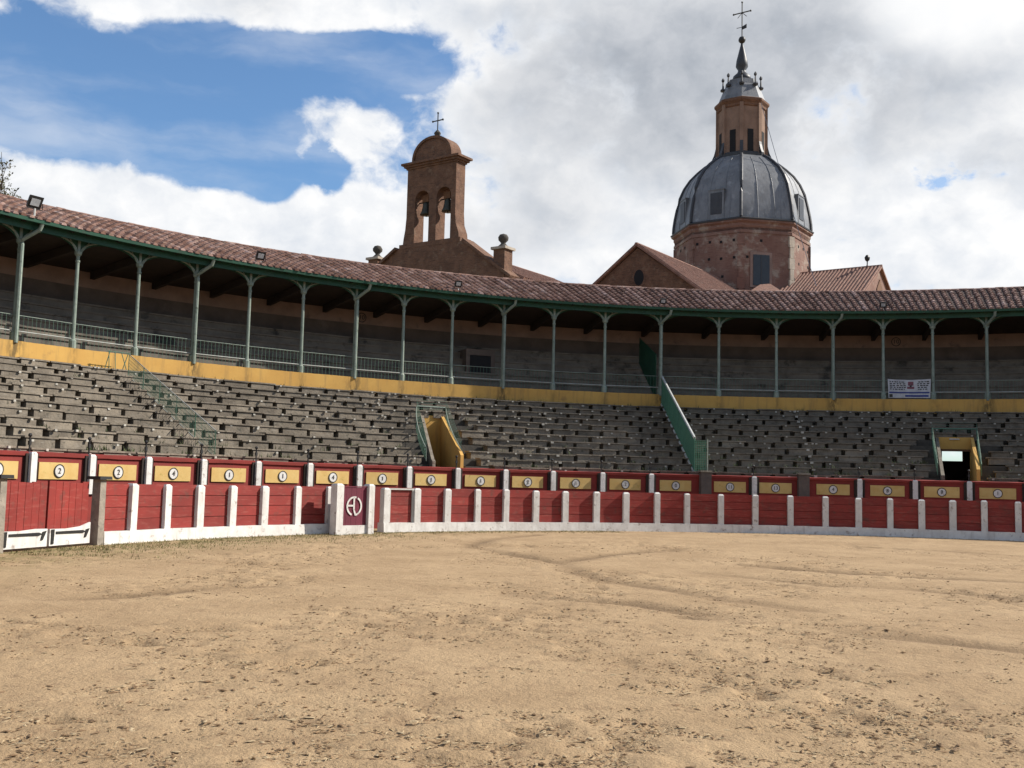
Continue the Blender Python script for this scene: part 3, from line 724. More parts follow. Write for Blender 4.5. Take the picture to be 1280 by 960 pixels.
        if i == 0:
            fr = (pol(am, rb, 0), t, Vector((0, 0, 1)))
            hw = Wd / 2 + .12
            MB().plate([(-hw, .3), (-hw * .55, .3), (-hw * .55, 2.35), (hw * .55, 2.35), (hw * .55, .3), (hw, .3), (hw, zt + .1), (-hw, zt + .1)], fr, .15).build('end_wall', 'yellow_paint', q)
            MB().box(pol(am, rb + .5, .3), Wd * .7, .05, 2.2, -R_(am)).build('doorway', 'timber_dark', q)
        else:
            fr = (pol(am, rb, 0), t, Vector((0, 0, 1))); hw = Wd / 2 + .12; zl = 3.62
            MB().plate([(-hw, .3), (-hw + .14, .3), (-hw + .14, zl), (hw - .14, zl), (hw - .14, .3), (hw, .3), (hw, zt + .1), (-hw, zt + .1)], fr, .15).build('end_wall', 'yellow_paint', q)
            MB().box(pol(am, rb - .01, zl - .10), Wd, .10, .09, -R_(am)).build('lintel', 'wood_brown', q)
            MB().box(pol(am, rb - .02, zl + .42), .42, .06, .05, -R_(am)).build('light_fitting', 'rail_white', q)
        MB().sweep([(R0 + .1, .25), (R0 + .1, HC - .55), (rb + .6, HC - .55), (rb + .6, .25)], f0[0], f0[1], 1).build('floor', 'concrete', q)
        # guard rail round the opening
        g = thing('guard_rail', pol(am, rb, zt), ('green mesh guard rail with pale handrail round the sunlit stairwell', 'dull green guard rail round the shaded stairwell')[i], 'railing', 'stairwell guard rails')
        H = .45
        m = MB(); mesh = MB()
        P = []
        for s_, off in ((0, -.5), (1, .5)):
            path = [pol(f0[s_] + (f1[s_] - f0[s_]) * j / 8 + off, R0 + .3 + j * (rb - R0 - .2) / 8, Z0 + DZ * 1.3 + j * (zt - Z0 - DZ * 1.2) / 8) for j in range(9)]
            P.append(path); m.tube([p + Vector((0, 0, H)) for p in path], .024, 6)
            for p in path[::4]: m.tube([p, p + Vector((0, 0, H))], .014, 5)
            for p0, p1 in zip(path[:-1], path[1:]):
                for f_ in (0, .25, .5, .75): q0 = p0.lerp(p1, f_); mesh.tube([q0, q0 + Vector((0, 0, H))], .006, 4)
            for h in (.12, .24, .36, .48, .6, .72): mesh.tube([path[0] + Vector((0, 0, h)), path[-1] + Vector((0, 0, h))], .006, 4)
        e0, e1 = P[0][-1], P[1][-1]; m.tube([e0 + Vector((0, 0, H)), e1 + Vector((0, 0, H))], .028, 6)
        for h in (.12, .24, .36, .48, .6, .72): mesh.tube([e0 + Vector((0, 0, h)), e1 + Vector((0, 0, h))], .006, 4)
        for f_ in np.linspace(0, 1, 13): q0 = e0.lerp(e1, float(f_)); mesh.tube([q0, q0 + Vector((0, 0, H))], .006, 4)
        m.build('handrail', 'green_pale' if i == 0 else 'green_mesh', g); mesh.build('wire_mesh', 'green_mesh', g, stuff=True)
make_seating()

# dividing mesh fences running up the stand
def mesh_fence(name, pts_px, label, H, rail, wire, step, solid=False):
    (xa, ka), (xb, kb) = pts_px                              # bottom pixel column & row, top pixel column & row
    ra, rb = R0 + ka * DR, R0 + kb * DR; za, zb = Z0 + ka * DZ + .1, Z0 + kb * DZ + .1
    pa, pb = pol(az_at(xa, ra, za), ra, za), pol(az_at(xb, rb, zb), rb, zb)
    g = thing(name, pa, label, 'fence'); Z = Vector((0, 0, 1))
    m = MB(); rr = .062 if solid else .017; m.tube([pa + Z * H, pb + Z * H], rr, 6); m.tube([pa + Z * .06, pb + Z * .06], rr, 6); m.build('rail', rail, g)
    n = 5
    for i in range(n + 1):
        p = pa.lerp(pb, i / n); MB().tube([p - Z * .25, p + Z * (H + .02)], .026 if solid else .014, 6).build('post', 'green_bright' if solid else 'green_mesh', g)
    w = MB(); d = pb - pa; L = d.length; k = int(L / step)
    for i in range(k + 1):
        p = pa + d * (i / k); w.tube([p + Z * .06, p + Z * H], wire, 4)
    for h in np.arange(.06 + step, H, step): w.tube([pa + Z * float(h), pb + Z * float(h)], wire, 4)
    w.build('wire_mesh', 'green_bright' if solid else 'green_mesh', g, stuff=True)
    return g
mf = mesh_fence('dividing_fence', ((868, .3), (827, NROW)), 'dense green mesh fence with pale rails climbing the stand to the gallery', 1.45, 'rail_white', .013, .07, True)
def fence_foot():                                # level end bay running to the brown pillar
    r = R0 + .3 * DR; z = Z0 + .3 * DZ + .1; pa, pb = pol(az_at(868, r, z), r, z), pol(az_at(884, r - .25, z), r - .25, z); Z = Vector((0, 0, 1)); w = MB()
    for i in range(8):
        p = pa.lerp(pb, i / 7); w.tube([p, p + Z * 1.35], .012, 4)
    for h in np.arange(.07, 1.4, .07): w.tube([pa + Z * float(h), pb + Z * float(h)], .012, 4)
    w.build('wire_mesh', 'green_bright', mf, stuff=True); MB().tube([pb - Z * .2, pb + Z * 1.4], .03, 6).build('post', 'green_pale', mf)
fence_foot()
mesh_fence('dividing_fence', ((268, .3), (160, NROW - 1.4)), 'thin green mesh fence climbing the sunlit stone rows', .85, 'rail_grey', .0055, .12)
def a_frame():
    a = az_at(142, RG - .5, ZB); p = pol(a, RG - .45, ZB - .1); t = Vector((math.cos(R_(a)), -math.sin(R_(a)), 0)); Z = Vector((0, 0, 1))
    g = thing('trestle_frame', p, 'thin dark trestle of angled rods leaning before the yellow parapet', 'trestle')
    for u, du in ((-.35, .2), (-.15, -.05), (.1, -.05), (.35, .25), (.6, -.3)):
        MB().tube([p + t * u, p + t * (u + du) + Z * .78], .016, 5).build('rod', 'green_mesh', g)
    MB().tube([p + t * -.25 + Z * .76, p + t * .7 + Z * .76], .014, 5).build('crossbar', 'green_mesh', g)
a_frame()

# ------------------------------------------------------------------ covered gallery
COL_PX = [22, 95, 172, 243.5, 311, 378, 444, 504, 565, 629, 692, 756, 825.5, 898.5, 970.5, 1041, 1104, 1166, 1233.5]
COLAZ = [az_at(p, RG + .12, ZT + 2.2) for p in COL_PX]
def make_gallery():
    g = thing('covered_gallery', pol(-18, RG, 0), 'roofed upper gallery with slender green columns, yellow parapet and clay tiled roof', 'gallery')
    A0, A1 = -125, 150
    lft = list(np.arange(COLAZ[0] - 4.15, -80, -4.15))[::-1]; rgt = list(np.arange(COLAZ[-1] + 4.3, 62, 4.3))
    cols = lft + COLAZ + rgt; i0 = len(lft)
    # parapet, stained under the downpipes
    MB().sweep([(RG, ZB - .35), (RG - .02, ZT - .03), (RG + .28, ZT), (RG + .28, ZB - .35)], A0, A1, .2, .006).build('parapet', 'parapet_paint', g)
    pp = [o for o in g.children if o.name.startswith('parapet')][0]; me = pp.data; co = np.empty(len(me.vertices) * 3, np.float32); me.vertices.foreach_get('co', co); co = co.reshape(-1, 3) + np.array(pp.matrix_world.translation if False else wl(pp), np.float32)
    va = np.degrees(np.arctan2(co[:, 0] - CX, co[:, 1] - CY)); st = np.zeros(len(co), np.float32)
    for i, a in enumerate(COLAZ): st = np.maximum(st, np.exp(-((va - a) / (.55 if i % 3 == 0 else .25)) ** 2) * (.95 if i % 3 == 0 else .45))
    me.attributes.new('stain', 'FLOAT', 'POINT').data.foreach_set('value', st.astype(np.float32))
    # floor and back seating
    NG = 7; gr0 = RG + .95; gdr = (RO - .5 - gr0) / NG; gz = .36
    MB().sweep([(RG + .2, ZT - .45), (RG + .2, ZT - .30), (RO, ZT - .30), (RO, ZT - .45)], A0, A1, 2).build('floor', 'concrete', g)
    for k in range(NG):
        r = gr0 + k * gdr; z = ZT - .30 + k * gz
        MB().sweep([(r, z - .1), (r, z + gz - .07), (r - .05, z + gz - .07), (r - .05, z + gz), (RO - .1, z + gz), (RO - .1, z - .1)], A0, A1, 2, .012).build('seat_tier', 'gallery_stone', g)
    ztop = ZT - .30 + NG * gz
    # outer wall with one doorway opening that lets daylight in
    d = px_dir(1190.5, 570).normalized(); 
    b = 2 * (d.x * -CX + d.y * -CY); aa = d.x ** 2 + d.y ** 2; cc = CX ** 2 + CY ** 2 - RO ** 2
    kk = (-b + math.sqrt(b * b - 4 * aa * cc)) / (2 * aa); hit = Vector((d.x * kk, d.y * kk, EYE + d.z * kk)); ah = math.degrees(math.atan2(hit.x - CX, hit.y - CY))
    hwz = .26; hwa = math.degrees(.50 / RO)
    for a0, a1, z0, z1, mt in ((A0, ah - hwa, -.1, ztop, 'plaster_dim'), (ah + hwa, A1, -.1, ztop, 'plaster_dim'), (ah - hwa, ah + hwa, hit.z + hwz, ztop, 'plaster_dim'), (ah - hwa, ah + hwa, -.1, hit.z - hwz, 'plaster_dim')):
        MB().sweep([(RO, z0), (RO, z1), (RO + .35, z1), (RO + .35, z0)], a0, a1, 2).build('outer_wall', mt, g)
    MB().sweep([(RO - .015, ztop - .02), (RO - .015, ztop + .80), (RO + .35, ztop + .80), (RO + .35, ztop - .02)], A0, A1, 2).build('wall_dado', 'maroon_dado', g)
    MB().sweep([(RO, ztop + .80), (RO, ZR - .25), (RO + .35, ZR - .12), (RO + .35, ztop + .80)], A0, A1, 2).build('back_wall', 'plaster_dim', g)
    # roof deck, rafters, gutter
    sl = (ZR - ZE) / (RR - RE)
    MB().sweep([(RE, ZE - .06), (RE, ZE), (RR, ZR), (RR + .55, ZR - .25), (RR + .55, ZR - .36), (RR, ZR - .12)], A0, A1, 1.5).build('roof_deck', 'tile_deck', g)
    MB().sweep([(RE - .07, ZE - .13), (RE - .09, ZE - .015), (RE - .06, ZE - .015), (RE - .045, ZE - .10), (RE + .03, ZE - .10), (RE + .05, ZE - .13)], A0, A1, 1.5, .005).build('gutter', 'green_dark', g)
    MB().sweep([(RE + .30, ZE - .34), (RE + .30, ZE + .02), (RE + .36, ZE + .02), (RE + .36, ZE - .34)], A0, A1, 1.5).build('fascia', 'green_dark', g)
    MB().sweep([(RG + .04, ZE - .22), (RG + .04, ZE + .08), (RG + .20, ZE + .12), (RG + .20, ZE - .22)], A0, A1, 1.5).build('beam', 'green_dark', g)
    rm = MB(); Lr = RR - RE - .2; rm.hexa([Vector((x, y, y * sl + z)) for z in (-.20, -.07) for x, y in ((-.05, .1), (.05, .1), (.05, Lr), (-.05, Lr))]); rm = rm.mesh('rafter', 'timber_dark')
    a = -66
    while a < 30: place(rm, 'rafter', g, pol(a, RE, ZE), -R_(a)); a += 1.05
    # dark boarded ceiling with a tie beam at each column
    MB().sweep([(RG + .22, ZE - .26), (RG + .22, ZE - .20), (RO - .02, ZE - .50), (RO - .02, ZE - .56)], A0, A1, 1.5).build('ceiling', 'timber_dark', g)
    tb = MB(); Lb = RO - RG - .25; tb.hexa([Vector((x, y, (-.30 if y > 1 else -.05) + z)) for z in (-.34, -.02) for x, y in ((-.09, .2), (.09, .2), (.09, Lb), (-.09, Lb))]); tb = tb.mesh('tie_beam', 'timber_dark')
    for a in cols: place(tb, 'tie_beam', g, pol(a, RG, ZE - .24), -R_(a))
    # columns
    cm = MB(); H = ZC - ZT
    cm.lathe((0, 0, -.05), [(.13, 0), (.13, .30), (.085, .36), (.078, .5), (.066, H - .28), (.085, H - .26), (.085, H - .2), (.066, H - .18), (.07, H - .05), (.13, H + .02), (.14, H + .12), (.09, H + .14)], 10); cm_ = cm.mesh('column', 'green_pale', smooth=False)
    post = MB(); post.box((0, 0, H - .05), .10, .10, ZE - .1 - ZC + .05); post = post.mesh('column_head', 'green_pale')
    pw = .072
    for i, a in enumerate(cols):
        p = pol(a, RG + .12, ZT); rz = -R_(a); place(cm_, 'column', g, p, rz); place(post, 'column_head', g, p, rz)
        if (i - i0) % 3 == 0:
            q = pol(a, RG - .02, 0); dz = Vector((0, 0, 1)); t = Vector((math.cos(R_(a)), -math.sin(R_(a)), 0))
            MB().tube([q + dz * (ZT - .1), q + dz * (ZC - .1), q + dz * (ZC + .05), pol(a, RE + .1, ZC + .42) + t * .32, pol(a, RE, ZE - .10) + t * .34], pw, 8).build('downpipe', 'green_pale', g)
    # arch plates and brackets in each bay
    for a0, a1 in zip(cols[:-1], cols[1:]):
        p0, p1 = pol(a0, RG + .12, ZC), pol(a1, RG + .12, ZC); t = (p1 - p0).normalized(); L = (p1 - p0).length; hh = ZE - .2 - ZC
        N = t.cross(Vector((0, 0, 1))); fr = (p0 - N * .0, t, Vector((0, 0, 1)))
        n = 16; arch = []
        for j in range(n + 1):
            th = math.pi * j / n; u = L / 2 - (L / 2 - .10) * math.cos(th); arch.append((u, -.02 + (hh + .0) * min(1, math.sin(th) ** 1.1) * .93))
        out = [(.04, -.02)] + [] ; outer = [(.04, hh + .05), (.04, -.02)] + arch + [(L - .04, -.02), (L - .04, hh + .05)]
        outer = [(.04, hh + .05)] + [(.04, -.03)] + arch[0:] + [(L - .04, -.03), (L - .04, hh + .05)]
        MB().plate(outer, fr, .03).build('arch_plate', 'green_dark', g)
        # lighter curved brackets
        for s in (0, 1):
            m = MB(); P = []
            for j in range(7):
                th = math.pi * .5 * (j / 6) * .80; u = .06 + .95 * (1 - math.cos(th)) ; w_ = .72 * math.sin(th) * hh * 1.35
                u = u if s == 0 else L - u
                P.append(p0 + t * u + Vector((0, 0, min(w_, hh))) + N * .03)
            m.tube(P, .035, 5)
            q0 = p0 + t * (.06 if s == 0 else L - .06) + N * .03
            m.tube([q0, p0 + t * (.42 if s == 0 else L - .42) + Vector((0, 0, hh)) + N * .03], .024, 5)
            m.build('bracket', 'green_pale', g)
        # railing: balusters, rails
        q0, q1 = pol(a0, RG + .10, ZT), pol(a1, RG + .10, ZT); m = MB(); Z = Vector((0, 0, 1)); nb = max(2, int(L / .16))
        for j in range(1, nb): p = q0.lerp(q1, j / nb); m.tube([p - Z * .02, p + Z * .88], .0065, 4)
        bl = m.build('baluster', 'green_mesh', g, stuff=True)
        MB().tube([q0 + Z * .88, q1 + Z * .88], .014, 5).build('handrail', 'green_pale', g)
        MB().tube([q0 + Z * .32, q1 + Z * .32], .026, 5).build('lower_rail', 'rail_grey', g)
    # clay tiles: overlapping half-round covers, joined bay by bay
    rows = 11; Ls = math.hypot(RR - RE, ZR - ZE) + .1; tl = Ls / rows; U = (RR - RE) / math.hypot(RR - RE, ZR - ZE); Wz = (ZR - ZE) / math.hypot(RR - RE, ZR - ZE)
    bays = list(zip(cols[:-1], cols[1:]))
    for a0, a1 in bays:
        m = MB(); nc = max(1, round(R_(a1 - a0) * RE / .315)); da = (a1 - a0) / nc
        for c in range(nc):
            aj = a0 + (c + .5) * da
            for k in range(rows):
                s0 = k * tl - .12 + random.uniform(-.02, .02); s1 = s0 + tl + .07
                aa = aj + random.uniform(-.035, .035); ta = aa + random.uniform(-.03, .03)
                vs = []
                lift = random.uniform(0, .010)
                for s, rad, zz, az_ in ((s0, .105, .035 + lift, aa), (s1, .080, .0, ta)):
                    r = RE + s * U; z = ZE + s * Wz + zz
                    for j in range(6):
                        th = math.pi * j / 5; vs.append(pol(az_ + math.degrees(math.cos(th) * rad / r) * (r / RE), r, z + math.sin(th) * rad * .95 - .01))
                m.add(vs, [(j, j + 1, j + 7, j + 6) for j in range(5)] + [(0, 1, 2, 3, 4, 5)])
        tint(m.build('roof_tile', 'tile', g, stuff=True, fix=False), 6)
    m = MB()
    for a in np.arange(cols[0], cols[-1], .52):                # ridge course
        m.sweep([(RR - .12, ZR - .02), (RR - .09, ZR + .05 + random.uniform(0, .02)), (RR + .02, ZR + .085 + random.uniform(0, .025)), (RR + .12, ZR + .04), (RR + .15, ZR - .04)], a, a + .56, 1)
    tint(m.build('ridge_tile', 'tile', g, stuff=True, fix=False), 7)
    # green screen dividing the gallery above the mesh fence
    aS = az_at(812, RG + 1.5, ZT + 1.0)
    m = MB(); A = [pol(aS, RG + .3, ZT - .25), pol(aS - .5, RO - 1.6, ZT - .25 + 2.0), pol(aS - .5, RO - 1.6, ZT + 3.1), pol(aS, RG + .3, ZT + 2.0)]
    e = Vector((.03, .0, 0)); m.hexa([A[0], A[1], A[1] + e, A[0] + e, A[3], A[2], A[2] + e, A[3] + e]); m.build('screen_panel', 'green_dark', g)
    # stair doorway cut into the gallery seats
    aD = az_at(598, gr0 + 1.2, ZT + 1.2); t = Vector((math.cos(R_(aD)), -math.sin(R_(aD)), 0)); c = pol(aD, gr0 + .9, ZT - .3)
    m = MB(); m.plate([(-.75, 0), (-.55, 0), (-.55, 1.95), (.55, 1.95), (.55, 0), (.75, 0), (.75, 2.25), (-.75, 2.25)], (c, t, Vector((0, 0, 1))), 1.6); dw = m.build('stair_doorway', 'maroon_dado', g)
    MB().box(pol(aD, gr0 + .95, ZT - .3), 1.1, .04, 1.94, -R_(aD)).build('dark_opening', 'dark_void', dw)
    # stencilled sector numbers on the back wall
    for px in (452, 1120):
        a = az_at(px, RO, ztop + 1.0); p = pol(a, RO - .02, ztop + 1.12); rz = -R_(a); n = 24; t = Vector((math.cos(R_(a)), -math.sin(R_(a)), 0))
        m = MB(); m.plate([(.24 * math.cos(2 * math.pi * i / n), .24 * math.sin(2 * math.pi * i / n)) for i in range(n)], (p, t, Vector((0, 0, 1))), .01, [[(.20 * math.cos(-2 * math.pi * i / n), .20 * math.sin(-2 * math.pi * i / n)) for i in range(n)]])
        q = m.build('sector_ring', 'iron_black', g); o = place(text_mesh('10', .32, 'iron_black'), 'numeral', q, p, 0); o.rotation_euler = (math.pi / 2, 0, rz)
    return cols, i0
GCOLS, GI0 = make_gallery()

# floodlights on the roof edge
def flood(px, z, r, label, tilt, out=.0, size=.42):
    a = az_at(px, r, z); p = pol(a, r, z); n = pol(a, 1, 0) - pol(a, 0, 0); t = Vector((math.cos(R_(a)), -math.sin(R_(a)), 0)); Z = Vector((0, 0, 1))
    zr = ZE + (r - RE) * (ZR - ZE) / (RR - RE) if r > RE else ZE - .1
    b = thing('floodlight', Vector((p.x, p.y, zr)), label, 'floodlight', 'floodlights along the gallery roof')
    MB().tube([Vector((p.x, p.y, zr - .05)), p - Z * .22], .035, 6).build('stand', 'rail_white', b)
    F = (-n * math.cos(tilt) - Z * math.sin(tilt)).normalized(); Up = t.cross(F).normalized()
    if Up.z < 0: Up = -Up
    h = size / 2
    def blk(c, w, hh, d, m_, nm):
        P = [c + t * sx * w + Up * sy * hh - F * dd * 1.0 for dd in (d, 0) for sx, sy in ((-1, -1), (1, -1), (1, 1), (-1, 1))]
        k = .72
        for i in range(4): P[i] = c - F * d + (P[i] - (c - F * d)) * k
        return MB().hexa(P).build(nm, m_, b)
    blk(p, h * 1.15, h, .16, 'iron_black', 'housing')
    m = MB(); m.hexa([p + t * sx * h * .72 + Up * sy * h * .55 + F * dd for dd in (.002, .02) for sx, sy in ((-1, -1), (1, -1), (1, 1), (-1, 1))]); m.build('lens', 'glass_lamp', b)
    m = MB(); m.tube([p - t * h * 1.25, p - t * h * 1.25 - Z * .24, p + t * h * 1.25 - Z * .24, p + t * h * 1.25], .018, 5); m.build('yoke', 'iron_black', b)
flood(44, ZE + .62, RE + .15, 'big black floodlight on pale pipe above the gallery end by the tree', .5, size=.46)
flood(326, ZE + .50, RE + .5, 'black floodlight standing on the brown weathered roof tiles', .5, size=.36)
flood(573, ZE + .42, RE + .2, 'small pale-lensed floodlight on the roof below the bell gable', .4, size=.30)
flood(829, ZE + .35, RE + .3, 'small dark floodlight on the roof below the oculus gable', .5, size=.28)
flood(1104, ZE + .35, RE + .3, 'small dark floodlight on the roof below the tiled annex', .5, size=.28)

# banner on the railing
def banner():
    a0, a1 = az_at(1109.5, RG + .05, ZT + .5), az_at(1163.5, RG + .05, ZT + .5); nx, nz = 22, 10
    P0, P1 = pol(a0, RG + .05, ZT), pol(a1, RG + .05, ZT); t = (P1 - P0).normalized(); L = (P1 - P0).length; n = Vector((-t.y, t.x, 0))
    b = thing('banner', P0 + Vector((0, 0, .05)), 'white printed cloth banner tied to the gallery railing', 'banner')
    def surf(u, w): return P0 + t * (u * L - (.06 * (1 - w)) * (u - .5) * 2 * L * .3) + Vector((0, 0, .03 + .93 * w - .05 * math.sin(math.pi * u) * w)) - n * (.05 + .02 * math.sin(u * 17 + w * 2))
    m = MB(); vs = [surf(i / nx, j / nz) for j in range(nz + 1) for i in range(nx + 1)]
    m.add(vs, [(j * (nx + 1) + i, j * (nx + 1) + i + 1, (j + 1) * (nx + 1) + i + 1, (j + 1) * (nx + 1) + i) for j in range(nz) for i in range(nx)])
    o = m.build('cloth', 'cloth_white', b, fix=False); md = o.modifiers.new('thickness', 'SOLIDIFY'); md.thickness = .006
    def patch(u0, u1, w0, w1, mt, nm):
        k = max(2, int((u1 - u0) * 30)); v = []
        for j in (0, 1):
            for i in range(k + 1): v.append(surf(u0 + (u1 - u0) * i / k, w0 + (w1 - w0) * j) - n * .008)
        MB().add(v, [(i, i + 1, k + 2 + i, k + 1 + i) for i in range(k)]).build(nm, mt, o, fix=False)
    rr = random.Random(3)
    for w in (.88, .78, .68, .58, .48):
        u = .04
        while u < .93:
            l = rr.uniform(.02, .07)
            if not .40 < u + l / 2 < .66: patch(u, u + l, w - .035, w + .02, 'iron_black', 'print_mark')
            u += l + rr.uniform(.012, .03)
    patch(.02, .98, .25, .33, 'cloth_blue', 'print_band'); patch(.40, .96, .06, .16, 'cloth_blue', 'print_band')
    patch(.02, .10, .03, .2, 'iron_black', 'print_mark')
    for u0, u1, w0, w1, mt in ((.45, .62, .5, .62, 'cloth_red'), (.47, .60, .68, .9, 'cloth_red'), (.51, .56, .58, .82, 'iron_black')): patch(u0, u1, w0, w1, mt, 'print_emblem')
banner()

# ------------------------------------------------------------------ church behind the ring
AX = R_(35.0)
AXV = Vector((math.sin(AX), math.cos(AX), 0)); TV = Vector((math.cos(AX), -math.sin(AX), 0)); UP = Vector((0, 0, 1))
def plane_hit(px, py, P0, N):
    d = px_dir(px, py); o = Vector((0, 0, EYE)); k = (P0 - o).dot(N) / d.dot(N); return o + d * k
def at_depth(px, py, D):
    d = px_dir(px, py); return Vector((0, 0, EYE)) + d * (D / d.y)
def make_church():
    DC = at_depth(926.5, 300, 95.0); dc = Vector((DC.x, DC.y, 0))
    ch = thing('church', dc, 'brick church with lead dome, lantern and twin-bell gable rising behind the ring', 'church')
    zat = lambda px, py, P: plane_hit(px, py, P, Vector((px_dir(926, 300).x, px_dir(926, 300).y, 0)).normalized()).z
    Z = lambda py, px=926.5: zat(px, py, dc)
    mpp = 95.0 / FPX                                        # metres per pixel at the dome
    rot = AX + R_(22.5)
    oct_ = lambda r: r / math.cos(R_(22.5)) * .962
    # drum
    rd = 84 * mpp; zd0, zd1 = 9.0, Z(303)
    MB().lathe((dc.x, dc.y, 0), [(rd, zd0), (rd, zd1)], 8, rot).build('drum', 'brick_rose', ch)
    cn = [(rd, zd1), (rd * 1.015, zd1 + .15), (rd * 1.015, zd1 + .35), (rd * 1.05, zd1 + .5), (rd * 1.05, Z(294.5))]
    MB().lathe((dc.x, dc.y, 0), [(rd - .2, zd1 - .5), (rd * 1.012, zd1 - .5), (rd * 1.012, zd1 - .25), (rd, zd1 - .2)] + cn + [(rd * .9, Z(294.5) + .02)], 8, rot).build('cornice', 'brick_rose', ch)
    MB().lathe((dc.x, dc.y, 0), [(rd * .9, Z(294.5)), (rd * 1.06, Z(294.5)), (rd * 1.065, Z(293)), (rd, Z(290.5))], 8, rot).build('eave_lead', 'lead_dark', ch)
    vert = lambda r, z, k: dc + Vector((r * math.sin(rot + k * math.pi / 4), r * math.cos(rot + k * math.pi / 4), z))
    # corner quoins, windows, putlog holes on the faces towards the ring
    for k in range(8):
        m = MB()
        for j in range(12):
            zz = zd0 + 3 + j * (zd1 - .6 - zd0 - 3) / 12; w = .42 if j % 2 else .30
            v = vert(rd + .02, 0, k); a = rot + k * math.pi / 4
            m.box((v.x - .12 * math.sin(a), v.y - .12 * math.cos(a), zz), w * 1.5, .34, (zd1 - .6 - zd0 - 3) / 12 - .02, -a)
        m.build('quoin', 'stone_pale' if k in (2,) else 'brick_rose', ch)
    faces = []
    for k in range(8):
        A, B = vert(rd, 0, k), vert(rd, 0, k + 1); mid = (A + B) / 2; n = (mid - dc).normalized()
        if n.y < .35: faces.append((A, B, mid, n, k))
    for A, B, mid, n, k in faces:
        t = (B - A).normalized() if (B - A).x > 0 else (A - B).normalized(); fx = proj((mid.x, mid.y, 20))[0]
        if 930 < fx < 980:
            q = plane_hit(951, 338, mid, n); z0, z1 = plane_hit(951, 357, mid, n).z, plane_hit(951, 319, mid, n).z
            w = MB(); w.box((q.x + n.x * .03, q.y + n.y * .03, z0 - .2), 2.0, .12, z1 - z0 + .45, math.atan2(t.y, t.x)); w = w.build('window', 'plaster_dim', ch)
            MB().box((q.x + n.x * .08, q.y + n.y * .08, z0), 1.5, .12, z1 - z0, math.atan2(t.y, t.x)).build('pane', 'dark_pane', w)
            MB().box((q.x + n.x * .12, q.y + n.y * .12, z0), .09, .10, z1 - z0, math.atan2(t.y, t.x)).build('mullion', 'lead_dark', w)
        m = MB()
        for j in range(4):
            for i in range(4):
                if random.random() < .75:
                    u = (i - 1.5) * 1.15 + random.uniform(-.1, .1); zz = zd1 - 1.2 - j * 1.6 + random.uniform(-.1, .1); c = mid + t * u + n * .0
                    if 930 < fx < 980 and abs(u + .1) < 1.1 and j > 0: continue
                    m.box((c.x, c.y, zz), .22, .06, .22, math.atan2(t.y, t.x))
        m.build('putlog_hole', 'dark_void', ch, stuff=True)
    # dome: eight curved lead facets with ribs and seams
    prof = [(85, 291), (84.5, 283), (83, 273), (80.5, 261), (77, 247), (71.5, 235), (64, 224.5), (54.5, 215.5), (45.5, 208.5), (37, 203.5)]
    pr = [(r * mpp, Z(y)) for r, y in prof]
    for k in range(8):
        m = MB(); nseg = 6; vs = []; fs = []
        for r, z in pr:
            A, B = vert(r, z, k), vert(r, z, k + 1)
            for i in range(nseg + 1): vs.append(A.lerp(B, i / nseg))
        for j in range(len(pr) - 1):
            for i in range(nseg): fs.append((j * (nseg + 1) + i, j * (nseg + 1) + i + 1, (j + 1) * (nseg + 1) + i + 1, (j + 1) * (nseg + 1) + i))
        m.add(vs, fs); fc = m.build('dome_facet', 'lead', ch, smooth=True)
        A, B = vert(pr[0][0], 0, k), vert(pr[0][0], 0, k + 1); n = ((A + B) / 2 - dc).normalized()
        if n.y < .5:
            s = MB()
            for i in (2, 4): s.tube([vert(r, z, k).lerp(vert(r, z, k + 1), i / nseg) + n * .01 for r, z in pr[:-1]], .03, 4)
            s.build('lead_seam', 'lead', fc)
            if proj(((A + B) / 2 * 1.0))[0] < 925 or proj(((A + B) / 2))[0] > 985:
                q = (A + B) / 2; t = (B - A).normalized(); z0, z1 = Z(288), Z(256); 
                dm = MB(); dm.box((q.x - n.x * .64, q.y - n.y * .64, z0), 1.45, 1.2, z1 - z0, math.atan2(t.y, t.x)); dm.box((q.x - n.x * .64, q.y - n.y * .64, z1), 1.52, 1.28, .08, math.atan2(t.y, t.x)); dd = dm.build('dormer', 'lead', fc)
                MB().box((q.x - n.x * .02, q.y - n.y * .02, z0 + .25), 1.05, .06, z1 - z0 - .5, math.atan2(t.y, t.x)).build('shutter', 'lead_dark', dd)
        MB().tube([vert(r + .05, z, k) for r, z in pr], .15, 6).build('rib', 'lead_dark', ch)
    # lantern
    zl0 = Z(204); c3 = (dc.x, dc.y, 0)
    MB().lathe(c3, [(36 * mpp, zl0 - .3), (37 * mpp, zl0 + .25), (37 * mpp, Z(201)), (33 * mpp, Z(200)), (33 * mpp, Z(198)), (31 * mpp, Z(197))], 8, rot).build('lantern_base', 'lead_dark', ch)
    rl = 30.5 * mpp; zb, zt = Z(201), Z(138)
    lant = MB().lathe(c3, [(rl, zb), (rl, zt)], 8, rot).build('lantern', 'brick_lantern', ch)
    MB().lathe(c3, [(rl, zt - .3), (rl * 1.05, zt - .2), (rl * 1.05, zt), (rl * 1.14, zt + .25), (rl * 1.14, zt + .45), (rl * 1.0, zt + .6)], 8, rot).build('lantern_cornice', 'brick_warm', ch)
